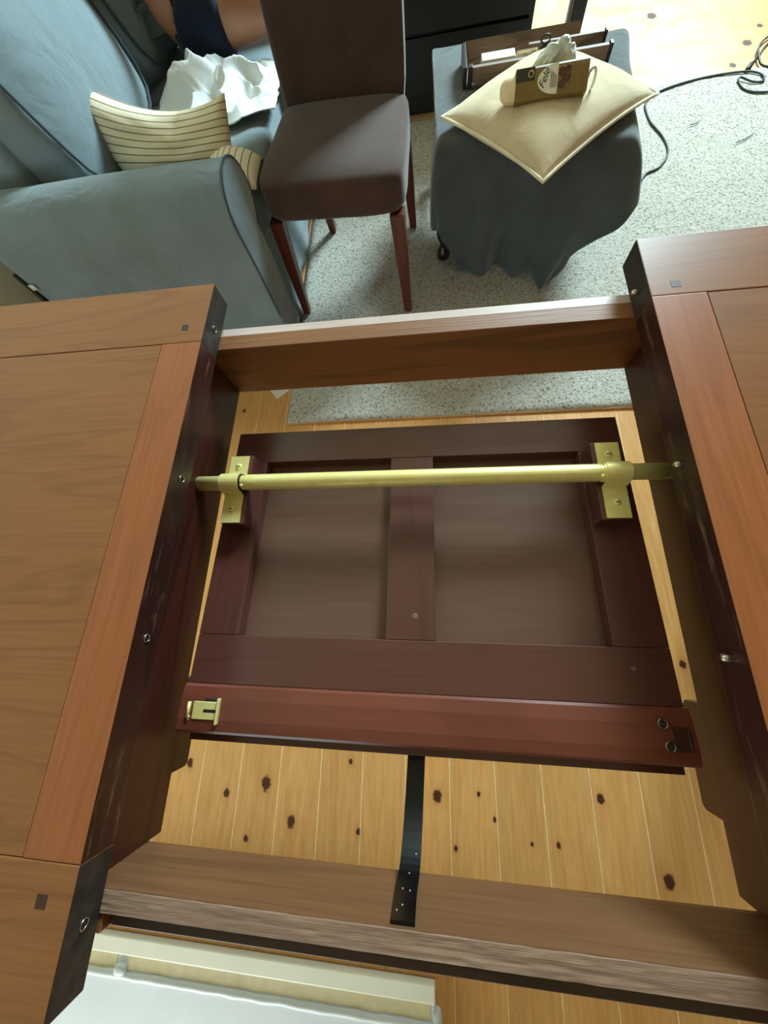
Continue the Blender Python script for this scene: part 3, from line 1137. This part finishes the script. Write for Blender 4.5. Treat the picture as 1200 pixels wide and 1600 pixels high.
def bent(u, v, s):
    # u along x (left -> right), v up; stands on the seat and sags in the middle
    U, W = (u + 1) / 2, (v + 1) / 2
    bl_, br_, tl_, tr_ = Vector((-1.00, 1.425, .478)), Vector((-.615, 1.405, .478)), Vector((-1.085, 1.56, .690)), Vector((-.590, 1.50, .612))
    p = bl_.lerp(br_, U).lerp(tl_.lerp(tr_, U), W)
    sag = .062 * (1 - u * u) * W
    p.z -= sag
    pin = max(0, (1 - abs(u) ** 3.0)) ** .55 * max(0, (1 - abs(v) ** 3.0)) ** .5
    nrm = Vector((0, -.85, .5)).normalized()
    th = (.070 if s > 0 else .050) * pin
    crease = math.exp(-((u - .22 - .1 * W) / .06) ** 2) * W * pin if s > 0 else 0
    w_ = .007 * fnoise((u * 2, v * 2, s), 1.6, 4) * pin
    return p + nrm * (s * th - .014 * crease + w_)


sp = obj('striped_cushion', pillow_surface(bent, 32), 'stripe', None, True)
tag(sp, 'cream striped cushion bent upright against the sofa arm and back', 'cushion')


def flat2(u, v, s):
    th = .045 * max(0, (1 - abs(u) ** 3)) ** .5 * max(0, (1 - abs(v) ** 3)) ** .5
    return Vector((-.605 + .080 * u, 1.372 + .075 * v, .492 + s * th * (1 if s > 0 else .4) - .02 * max(0, u)))


sp2 = obj('striped_cushion', pillow_surface(flat2, 18), 'stripe2', None, True)
tag(sp2, 'small pale striped cushion lying flat on the sofa seat behind the arm end', 'cushion')

# crumpled white cloth on the seat
bm = bmesh.new()
n_ = 110
g = []
for i in range(n_ + 1):
    row = []
    for j in range(n_ + 1):
        u, v = i / n_, j / n_
        x = lerp(-.985, -.515, u) + .02 * fnoise((v * 3, u, 0), 2, 3)
        y = lerp(1.70, 1.985, v) + .12 * (u - .5) * 0 - .09 * math.sin(u * math.pi) * (1 - v) + .02 * fnoise((u * 3, v, 0), 2, 6)
        r1 = 1 - abs(fnoise((u * 1.0, v * .8, .3), 3.2, 1.5)) * 2
        r2 = 1 - abs(fnoise((u, v * .6, .9), 6.5, 3.1)) * 2
        env = min(1, 6 * u * (1 - u)) * min(1, 1.2 * v + .25) * min(1, 6 * (1 - v) + .3)
        r3 = 1 - abs(fnoise((u + .3 * v, v * .5, .2), 13, 7.7)) * 2.2
        z = .478 + env * (.064 * max(0, r1) + .030 * max(0, r2) + .003 * max(0, r3))
        row.append(bm.verts.new((x, y, z)))
    g.append(row)
for i in range(n_):
    for j in range(n_):
        bm.faces.new((g[i][j], g[i + 1][j], g[i + 1][j + 1], g[i][j + 1]))
wc = obj('white_cloth', bm, 'white_cloth', None, True)
solidify(wc, .003, 0)
tag(wc, 'crumpled white cotton cloth heaped on the sofa seat', 'cloth')

# ------------------------------------------------------------------ person seated on the sofa (hips and legs in view)
per_ = empty('person', (-.86, 2.19, 0), 'person in navy shorts with bare legs seated on the sofa', 'person')


HX, HY, HZ = -.88, 2.19, .575
V_ = [(HX, HY, HZ), (HX - .03, HY, HZ + .14), (HX - .05, HY, HZ + .30), (HX - .04, HY, HZ + .44), (HX - .03, HY, HZ + .52), (HX - .015, HY, HZ + .60),
      (HX + .02, HY - .095, HZ), (-.50, HY - .115, .570), (-.455, HY - .115, .30), (-.47, HY - .115, .075), (-.36, HY - .125, .045),
      (HX + .02, HY + .095, HZ), (-.50, HY + .125, .570), (-.455, HY + .125, .30), (-.47, HY + .125, .075), (-.36, HY + .135, .045),
      (HX - .05, HY - .17, HZ + .43), (HX - .06, HY - .235, HZ + .18), (HX + .15, HY - .215, HZ + .115), (HX + .23, HY - .20, HZ + .105),
      (HX - .05, HY + .17, HZ + .43), (HX - .06, HY + .235, HZ + .18), (HX + .15, HY + .215, HZ + .115), (HX + .23, HY + .20, HZ + .105)]
E_ = [(0, 1), (1, 2), (2, 3), (3, 4), (4, 5), (0, 6), (6, 7), (7, 8), (8, 9), (9, 10), (0, 11), (11, 12), (12, 13), (13, 14), (14, 15),
      (3, 16), (16, 17), (17, 18), (18, 19), (3, 20), (20, 21), (21, 22), (22, 23)]
r_ = [.125, .12, .135, .10, .062, .058, .095, .062, .054, .036, .030, .095, .062, .054, .036, .030, .055, .042, .030, .034, .055, .042, .030, .034]
for side, base in ((-1, 19), (1, 23)):
    bxp = Vector(V_[base])
    for f_, (dy, ln, rad) in enumerate(((-.030, .072, .0088), (-.010, .082, .0092), (.010, .076, .0090), (.029, .060, .0080))):
        i0 = len(V_)
        V_ += [tuple(bxp + Vector((.030, dy, .004))), tuple(bxp + Vector((.030 + ln * .55, dy * 1.2, -.002))), tuple(bxp + Vector((.030 + ln, dy * 1.25, -.018)))]
        r_ += [.011, rad, rad * .8]
        E_ += [(base, i0), (i0, i0 + 1), (i0 + 1, i0 + 2)]
    i0 = len(V_)
    V_ += [tuple(bxp + Vector((.008, -side * .038, -.004))), tuple(bxp + Vector((.040, -side * .058, -.016)))]
    r_ += [.012, .0095]
    E_ += [(base, i0), (i0, i0 + 1)]


def skin_object(name, V, E, Rr, root, mat, parent, lv=2):
    me = bpy.data.meshes.new(name)
    bm = bmesh.new()
    lay = bm.verts.layers.skin.new('skin')
    bv = []
    for i, p in enumerate(V):
        v = bm.verts.new(p)
        rr = Rr[i] if isinstance(Rr[i], tuple) else (Rr[i], Rr[i])
        v[lay].radius = rr
        v[lay].use_root = (i == root)
        bv.append(v)
    for a, b_ in E:
        bm.edges.new((bv[a], bv[b_]))
    bm.to_mesh(me)
    bm.free()
    o = bpy.data.objects.new(name, me)
    COL.objects.link(o)
    md = o.modifiers.new('skin', 'SKIN')
    md.use_smooth_shade = True
    subsurf(o, lv)
    me.materials.append(M[mat])
    o.parent = parent
    o.matrix_parent_inverse = Matrix.Translation(-Vector(parent.location))
    return o


body = skin_object('body', V_, E_, r_, 0, 'skin', per_)
sh = skin_object('shorts', [V_[0], V_[6], (-.735, HY - .105, .570), (-.690, HY - .107, .570), V_[11], (-.735, HY + .110, .570), (-.690, HY + .112, .570), (HX - .015, HY, HZ + .10)],
                 [(0, 1), (1, 2), (2, 3), (0, 4), (4, 5), (5, 6), (0, 7)], [.135, .108, .098, .096, .108, .098, .096, .130], 0, 'navy', per_)
tsh = skin_object('t_shirt', [(HX - .02, HY, HZ + .08), V_[1], V_[2], V_[3], V_[16], (HX - .055, HY - .215, HZ + .27), V_[20], (HX - .055, HY + .215, HZ + .27)],
                  [(0, 1), (1, 2), (2, 3), (3, 4), (4, 5), (3, 6), (6, 7)], [.14, .132, .145, .11, .066, .060, .066, .060], 1, 'shirt', per_)
# head
bm = bmesh.new()
bmesh.ops.create_uvsphere(bm, u_segments=24, v_segments=18, radius=1)
for v in bm.verts:
    p = v.co
    x = p.x * .095 + (.012 if p.x > 0 else 0)
    y = p.y * .074 * (1 - .18 * max(0, -p.z))
    z = p.z * .118
    if p.x > .8 and -.35 < p.z < .1 and abs(p.y) < .25:
        x += .022 * (1 - abs(p.y) / .25)
    v.co = (x + HX + .02, y + HY, z + HZ + .665)
hd = obj('head', bm, 'skin', per_, True)
hd.matrix_parent_inverse = Matrix.Translation(-Vector(per_.location))
for ey in (-.03, .03):
    obj('eye', lathe([(.004, -.006), (.010, -.002), (.010, .003), (.003, .008)], (HX + .112, HY + ey, HZ + .670), 10), 'label', hd, True)
for ey in (-.076, .076):
    obj('ear', lathe([(.004, -.03), (.014, -.01), (.016, .015), (.006, .03)], (HX + .012, HY + ey, HZ + .665), 10), 'skin', hd, True)
obj('mouth', tube([(HX + .113, HY - .022, HZ + .607), (HX + .121, HY, HZ + .605), (HX + .113, HY + .022, HZ + .607)], .004, 8), 'tapestry', hd, True)
bm = bmesh.new()
bmesh.ops.create_uvsphere(bm, u_segments=24, v_segments=16, radius=1)
bmesh.ops.delete(bm, geom=[v for v in bm.verts if v.co.z < -.25 or (v.co.x > .62 and v.co.z < .45)], context='VERTS')
for v in bm.verts:
    v.co = (v.co.x * .108 + HX + .012, v.co.y * .085 + HY, v.co.z * .128 + HZ + .675)
hr = obj('hair', bm, 'hair', per_, True)
hr.matrix_parent_inverse = Matrix.Translation(-Vector(per_.location))
solidify(hr, .012, 0)

# ------------------------------------------------------------------ upholstered stool with blanket
ST = [(.035, 1.475), (.60, 1.375), (.665, 1.93), (.03, 2.04)]      # top corners FL FR BR BL
stool = empty('upholstered_stool', (.33, 1.70, 0), 'dark antique stool with turned legs and floral seat under the blanket', 'stool')


def child(o, parent):
    o.parent = parent
    o.matrix_parent_inverse = Matrix.Translation(-Vector(parent.location))
    return o


prof = [(.020, .013), (.026, .02), (.024, .045), (.014, .06), (.013, .075), (.026, .10), (.029, .125), (.018, .15), (.014, .165), (.022, .19), (.022, .23), (.014, .245), (.026, .275), (.028, .31), (.02, .335)]
for (x, y) in ((.062, 1.535), (.50, 1.52), (.625, 1.885), (.055, 2.02)):
    child(obj('leg', lathe(prof, (x, y, 0), 16), 'darkwood', None, True), stool)
bm = bmesh.new()
pb = [bm.verts.new((x, y, .30)) for x, y in ST]
pt = [bm.verts.new((x, y, .37)) for x, y in ST]
bm.faces.new(pb)
bm.faces.new(pt)
for i in range(4):
    bm.faces.new((pb[i], pb[(i + 1) % 4], pt[(i + 1) % 4], pt[i]))
bmesh.ops.bevel(bm, geom=list(bm.edges), offset=.006, segments=2, affect='EDGES')
child(obj('seat_frame', bm, 'darkwood'), stool)


def quad(u, v):
    a = Vector(ST[0]).lerp(Vector(ST[1]), u)
    b_ = Vector(ST[3]).lerp(Vector(ST[2]), u)
    return a.lerp(b_, v)


bm = puff((2, 2, 2), 10, 8, (0, 0, .12))
for v in bm.verts:
    q = quad((v.co.x * .99 + 1) / 2, (v.co.y * .99 + 1) / 2)
    v.co = (q.x, q.y, .395 + v.co.z * .024)
child(obj('padded_seat', bm, 'tapestry', None, True), stool)
child(obj('stretcher', tube([(.062, 1.535, .13), (.055, 2.02, .13)], .012, 10), 'darkwood', None, True), stool)

# blanket: sheet over the top, falling to the floor in front, short at the left, part way at the right
bm = bmesh.new()
NU, NV = 64, 64
gr_ = []
for i in range(NU + 1):
    row = []
    u = -.30 + 1.65 * i / NU          # across: 0..1 on the top
    for j in range(NV + 1):
        v = -1.0 + 2.02 * j / NV      # depth: <0 hangs in front
        uu = min(max(u, 0), 1)
        vv = min(max(v, 0), 1)
        q = quad(uu, vv)
        z = .4275 + .008 * fnoise((q.x, q.y, 0), 8, 2)
        x, y = q.x, q.y
        df = max(0, -v)
        dl = max(0, -u)
        dr = max(0, u - 1)
        drop = 0.0
        if df > 0:                    # front fall
            t = df
            drop += .412 * t
            wave = .046 * math.sin(uu * 8.5 + .6) * t ** .8 + .024 * math.sin(uu * 19 + 1 + 2 * t) * t + .012 * fnoise((uu * 4, t * 2, 0), 2, 5)
            y += -.022 * (1 - math.exp(-t * 9)) - wave * .8 - .02 * t + .03 * t * t * (1 - uu)
            x += lerp(.10, -.15, uu) * t ** lerp(1.2, .8, uu)
        if dl > 0:                    # left fall, shorter towards the back
            t = dl / .30
            ln = lerp(.26, .012, min(1, max(0, v * 3.2))) if v > 0 else lerp(.26, .02, min(1, df * 1.2))
            drop2 = ln * t
            kl = 1 - .95 * min(1, max(0, v * 3.2))
            x -= (.022 * (1 - math.exp(-t * 4)) + .012 * math.sin(v * 9) * t) * kl
            drop = max(drop, drop) + drop2 * (1 if df == 0 else max(0, 1 - df * 1.1))
        if dr > 0:                    # right fall
            t = dr / .35
            ln = .16 * (1 if df == 0 else max(0, 1 - df))
            flare = math.exp(-((v + .12) / .22) ** 2)
            x += (.030 * (1 - math.exp(-t * 4)) + .065 * t * flare + .014 * math.sin(v * 14) * t) * (1 - .75 * df)
            y -= .045 * t * flare
            drop += ln * t
        zz = z - drop
        if v < -.93:
            zz += .012 * abs(fnoise((u, 0, 0), 30, 3))
            hole = math.exp(-((uu - .80) / .09) ** 2)
            zz += .05 * hole
        elif v < -.7:
            hole = math.exp(-((uu - .80) / .09) ** 2)
            zz += .05 * hole * (-.7 - v) / .3
        zz = max(zz, .018)
        row.append(bm.verts.new((x, y, zz)))
    gr_.append(row)
for i in range(NU):
    for j in range(NV):
        bm.faces.new((gr_[i][j], gr_[i + 1][j], gr_[i + 1][j + 1], gr_[i][j + 1]))
bl = obj('blanket', bm, 'blanket', None, True)
solidify(bl, .005, 1)
subsurf(bl, 1)
tag(bl, 'charcoal wool blanket draped over the stool down to the rug', 'blanket')

# beige cushion on the blanket
CC = Vector((.358, 1.525))
axu = Vector((.61, -.03)) / 2         # towards right corner
axv = Vector((.07, .61)) / 2          # towards back corner


def dia(u, v, s):
    # u,v square coords; corners at (1,1) right ... rotated 45 deg
    a = (u + v) / 2
    b_ = (v - u) / 2
    pin = 1 - .07 * (1 - (abs(u) ** 2 * abs(v) ** 2)) * (abs(u) ** 4 + abs(v) ** 4) / 2
    p = CC + (axu * a + axv * b_) * pin * 1.02
    th = .058 * max(0, 1 - abs(u) ** 2.6) ** .6 * max(0, 1 - abs(v) ** 2.6) ** .6
    z = .462
    fr = max(0, -b_ - .25)
    z -= .035 * fr * fr
    z -= .05 * max(0, a - .6) ** 2
    lump = .006 * fnoise((u, v, s), 2.2, 3) * (1 - u * u) * (1 - v * v)
    zz = z + (th + lump if s > 0 else -min(th, .026))
    return Vector((p.x, p.y, zz))


cu = empty('scatter_cushion', (CC.x, CC.y, .44), 'beige velvet scatter cushion with cream piping on the draped stool', 'cushion')
child(obj('cover', pillow_surface(dia, 30), 'beige', None, True), cu)
pts = []
for k in range(4 * 24):
    sd, t = divmod(k, 24)
    t = 2 * t / 24 - 1
    u, v = [(t, -1), (1, t), (-t, 1), (-1, -t)][sd]
    pts.append(dia(u, v, 1))
child(obj('piping', closed_tube(pts, .0048, 8), 'cream_pipe', None, True), cu)

# boxed cream bar in brown sleeve lying on the cushion
pk_ = empty('wrapped_bar', (.33, 1.455, .535), 'cream bar in a brown printed card sleeve lying on the beige cushion', 'package')
pk_.rotation_euler = (math.radians(42), math.radians(-2), math.radians(-3))


def rbox_loft(xs, scl, hw, hh, e=3.5, n=28):
    bm = bmesh.new()
    rg = []
    for x, k in zip(xs, scl):
        ring = []
        for i in range(n):
            t = 2 * math.pi * i / n
            c, s = math.cos(t), math.sin(t)
            m_ = (abs(c) ** e + abs(s) ** e) ** (1 / e)
            ring.append(bm.verts.new((x, hw * k * c / m_, hh * k * s / m_)))
        rg.append(ring)
    for r0, r1 in zip(rg, rg[1:]):
        for i in range(n):
            bm.faces.new((r0[i], r0[(i + 1) % n], r1[(i + 1) % n], r1[i]))
    bm.faces.new(rg[0][::-1])
    bm.faces.new(rg[-1])
    return bm


obj('cream_bar', rbox_loft([-.122, -.119, -.112, -.100, -.08, .07, .088], [.35, .6, .82, .95, 1, 1, .8], .029, .019, 2.6), 'cream_soap', pk_, True)
sl = obj('card_sleeve', rbox_loft([-.083, -.083, .104, .104], [.97, 1, 1, .97], .034, .022, 7, 36), 'sleeve', pk_)
FZ = .0222
obj('dark_band', bx(-.0825, -.034, .004, .031, FZ, FZ + .0004), 'sleeve_dark', sl)
obj('gold_emblem', closed_tube([(-.044 + .0065 * math.cos(a * math.pi / 8), .017 + .0065 * math.sin(a * math.pi / 8), FZ + .0006) for a in range(16)], .0014, 6), 'sleeve_gold', sl, True)
bm = bmesh.new()
pts = [(.026, -.031), (.026, .031)] + [(.026 - .052 * math.sin(t), .031 * math.cos(t)) for t in [math.pi * k / 14 for k in range(1, 14)]]
fv = [bm.verts.new((x, y, FZ + .0003)) for x, y in pts]
fv2 = [bm.verts.new((x, y, FZ + .0008)) for x, y in pts]
bm.faces.new(fv)
bm.faces.new(fv2[::-1])
for i in range(len(fv)):
    k = (i + 1) % len(fv)
    bm.faces.new((fv[i], fv[k], fv2[k], fv2[i]))
obj('pale_label', bm, 'label', sl)
for k, (x, y, r) in enumerate(((.037, .012, .010), (.048, .0, .012), (.037, -.014, .009), (.052, .016, .007))):
    obj('brown_print', lathe([(r, 0), (r * .95, .0004)], (x, y, FZ + .0002 + k * .0001), 12), 'sleeve_brown', sl)
tc = bpy.data.curves.new('lettering', 'FONT')
tc.body = 'Fele'
tc.size = .024
tc.shear = .35
tc.extrude = .0002
tc.align_x = 'CENTER'
tmp = bpy.data.objects.new('lettering_curve', tc)
COL.objects.link(tmp)
bpy.context.view_layer.update()
lm = bpy.data.meshes.new_from_object(tmp.evaluated_get(bpy.context.evaluated_depsgraph_get()))
bpy.data.objects.remove(tmp, do_unlink=True)
to = bpy.data.objects.new('lettering', lm)
COL.objects.link(to)
lm.materials.clear()
lm.materials.append(M['sleeve_dark'])
to.parent = sl
to.location = (-.002, .0, FZ + .0012)
to.rotation_euler = (0, 0, math.radians(68))
for k in range(4):
    obj('text_line', bx(.008 + k * .0042, .0098 + k * .0042, -.018, .016 - k * .003, FZ + .0008, FZ + .0012), 'sleeve_dark', sl)

# crumpled plastic wrapper behind the bar


def crumple(n, f, amp, sc, seed):
    bm = bmesh.new()
    bmesh.ops.create_icosphere(bm, subdivisions=4, radius=1)
    for v in bm.verts:
        p = v.co.copy()
        q = f(p)
        d = abs(fnoise(p, sc, seed)) * amp + abs(fnoise(p, sc * 2.3, seed + 3)) * amp * .5
        v.co = q + p * d
    return bm


def wrapf(p):
    t = (p.z + 1) / 2
    k = 1 - .62 * t
    return Vector((.335 + p.x * .078 * k + .03 * t, 1.515 + p.y * .030 * k, .546 + p.z * .044))


bg = obj('plastic_wrapper', crumple(4, wrapf, .020, 2.2, 4), 'plastic_bag', None, True)
tag(bg, 'crumpled pale plastic wrapper standing behind the brown sleeve', 'wrapper')
bm = closed_tube([(.447 + .012 * math.cos(a * math.pi / 10), 1.452 + .005 * math.cos(a * math.pi / 10), .530 + .026 * math.sin(a * math.pi / 10)) for a in range(20)], .0035, 8)
o = obj('plastic_loop', bm, 'plastic_bag', None, True)
tag(o, 'small clear plastic loop standing at the right end of the brown sleeve', 'wrapper')

# wooden tray at the back of the stool
tr = empty('wooden_tray', (.34, 1.80, .432), 'long narrow grey brown wooden tray standing at the back of the stool', 'tray')


def tb(name, *a, mat='traywood', bev=.002):
    return child(obj(name, bx(*a, bev, 2), mat), tr)


tb('bottom', .135, .530, 1.735, 1.900, .434, .442)
bm = prism([(1.850, .442), (1.885, .486), (1.893, .482), (1.860, .440)], (.130, .500), 'X')
child(obj('back_board', bm, 'traywood'), tr)
tb('front_slat', .150, .560, 1.722, 1.737, .450, .486)
tb('end_cap', .560, .570, 1.719, 1.739, .446, .490, mat='darkwood')
tb('end_cap', .136, .150, 1.719, 1.739, .440, .490, mat='darkwood')
tb('end_board', .122, .134, 1.735, 1.885, .434, .484, mat='darkwood')
tb('middle_slat', .330, .560, 1.805, 1.817, .442, .484)
tb('end_cap', .560, .568, 1.802, 1.820, .442, .487, mat='darkwood')
o = obj('paper_packet', bx(.180, .285, 1.750, 1.795, .4425, .487, .003, 2), 'pack_white')
tag(o, 'white paper packet standing in the left end of the wooden tray', 'packet')
sc_ = empty('scissors', (.345, 1.775, .46), 'dark handled scissors lying in the wooden tray beside the white packet', 'scissors')
child(obj('blade', bx(.290, .355, 1.772, 1.776, .478, .486, .001, 1), 'steel'), sc_)
child(obj('blade', bx(.290, .352, 1.7765, 1.7800, .470, .478, .001, 1), 'steel'), sc_)
for hx, hz in ((.375, .500), (.378, .478)):
    child(obj('handle', closed_tube([(hx + .014 * math.cos(a * math.pi / 7), 1.776, hz + .009 * math.sin(a * math.pi / 7)) for a in range(14)], .003, 6), 'plug', None, True), sc_)

# ------------------------------------------------------------------ dark desk behind
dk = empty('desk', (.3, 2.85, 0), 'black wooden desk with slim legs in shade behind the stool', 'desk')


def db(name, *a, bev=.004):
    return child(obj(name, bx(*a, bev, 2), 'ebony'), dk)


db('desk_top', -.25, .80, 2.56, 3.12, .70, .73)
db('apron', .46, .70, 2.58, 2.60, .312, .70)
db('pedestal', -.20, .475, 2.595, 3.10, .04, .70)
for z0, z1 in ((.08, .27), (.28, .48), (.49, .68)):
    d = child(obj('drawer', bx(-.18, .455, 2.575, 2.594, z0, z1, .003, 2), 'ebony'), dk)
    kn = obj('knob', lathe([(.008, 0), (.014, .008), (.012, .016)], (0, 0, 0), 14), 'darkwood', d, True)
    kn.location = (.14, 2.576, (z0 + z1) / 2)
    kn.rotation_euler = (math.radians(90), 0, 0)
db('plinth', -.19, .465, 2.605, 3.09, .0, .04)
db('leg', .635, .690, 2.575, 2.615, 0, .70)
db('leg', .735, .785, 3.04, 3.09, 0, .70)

# ------------------------------------------------------------------ cable
pts = [(.90, 1.85, .018), (.93, 1.893, .018), (.986, 1.923, .018), (1.036, 2.006, .018), (1.037, 2.117, .018), (1.007, 2.24, .018), (1.011, 2.361, .018), (1.056, 2.424, .018), (1.132, 2.464, .018),
       (1.247, 2.492, .018), (1.371, 2.502, .018), (1.474, 2.491, .018), (1.516, 2.452, .018), (1.508, 2.404, .018), (1.465, 2.407, .02), (1.423, 2.445, .024), (1.412, 2.422, .02), (1.427, 2.358, .018), (1.506, 2.321, .018), (1.75, 2.30, .018)]
cb = empty('cable', (1.2, 2.4, 0), 'thin dark cable curling along the far edge of the rug', 'cable')
child(obj('cord', tube(spline(pts, 6), .0042, 8), 'cable', None, True), cb)
pts = [(1.475, 2.515, .012), (1.515, 2.575, .008), (1.560, 2.630, .006), (1.600, 2.690, .006), (1.66, 2.75, .006), (1.75, 2.78, .006)]
child(obj('cord', tube(spline(pts, 6), .0042, 8), 'cable', None, True), cb)
pts = [(1.90, 2.90, .012), (1.70, 2.80, .010), (1.605, 2.735, .012), (1.561, 2.665, .014), (1.543, 2.600, .016), (1.545, 2.545, .010), (1.575, 2.50, .018), (1.70, 2.49, .018)]
child(obj('cord', tube(spline(pts, 6), .0042, 8), 'cable', None, True), cb)
child(obj('connector', tube([(1.462, 2.500, .018), (1.475, 2.515, .018), (1.500, 2.550, .014), (1.512, 2.568, .010)], [.005, .010, .010, .005], 10), 'plug', None, True), cb)
# threads on the rug
for k, (a, b_) in enumerate((((1.157, 2.17), (1.20, 2.19)), ((1.30, 2.01), (1.38, 2.06)))):
    p0, p1 = Vector((*a, .0185)), Vector((*b_, .0185))
    o = obj('loose_thread', tube(spline([p0, (p0 + p1) / 2 + Vector((.006, -.004, 0)), p1], 4), .0018, 6), 'cable', None, True)
    tag(o, ['short dark thread on the rug near the cable bend', 'longer dark thread on the rug towards the right edge'][k], 'thread')

# sheet of paper on the floor under the far rail
o = obj('paper_sheet', bx(-.105, .105, -.148, .148, 0.0003, 0.0012), 'paper')
o.location = (-.623, 1.055, 0)
o.rotation_euler = (0, 0, math.radians(40))
tag(o, 'pale sheet of paper on the pine floor under the far table rail', 'paper')

# ------------------------------------------------------------------ white panel by the photographer
WZ = .10
wp = empty('painted_board', (-.45, -1.1, 0), 'white painted board with cream rim and beige inset strip on the floor', 'board')


def wb(name, *a, mat='white_paint', bev=.003):
    return child(obj(name, bx(*a, bev, 2), mat), wp)


wb('body', -.95, -.012, -1.55, -.717, .001, WZ - .004)
wb('rim', -.95, -.010, -.7480, -.7150, .02, WZ + .004, mat='cream_paint')
wb('inset_strip', -.95, -.765, -.7800, -.7485, .03, WZ - .0025, mat='tape', bev=.001)
wb('inset_strip', -.735, -.020, -.7760, -.7485, .03, WZ - .0025, mat='tape', bev=.001)
pts = [(-.95 + .94 * k / 60, -.786 + .002 * fnoise((k * .3, 0, 0), 1), WZ - .003 + .002 * fnoise((k * .25, 1, 0), 1)) for k in range(61)]
child(obj('bead', tube(pts, [.0075 + .002 * fnoise((k * .4, 2, 0), 1) for k in range(61)], 10), 'white_paint', None, True), wp)
child(obj('bead_end', puff((.03, .02, .02), 4, 3), 'white_paint', None, True, ), wp).location = Vector((-.75, -.775, WZ - .001)) 
child(obj('bead_end', puff((.022, .04, .03), 4, 3, (0, 0, 0), .003, 60), 'white_paint', None, True), wp).location = Vector((-.008, -.785, WZ - .015))
bm = prism([(-.7145, .03), (-.7145, .088), (-.708, .093), (-.700, .092), (-.693, .083), (-.690, .06), (-.690, .03)], (-.90, .004), 'X')
md = child(obj('pine_moulding', bm, 'traywood'), wp)
md.data.materials[0] = M['pine']
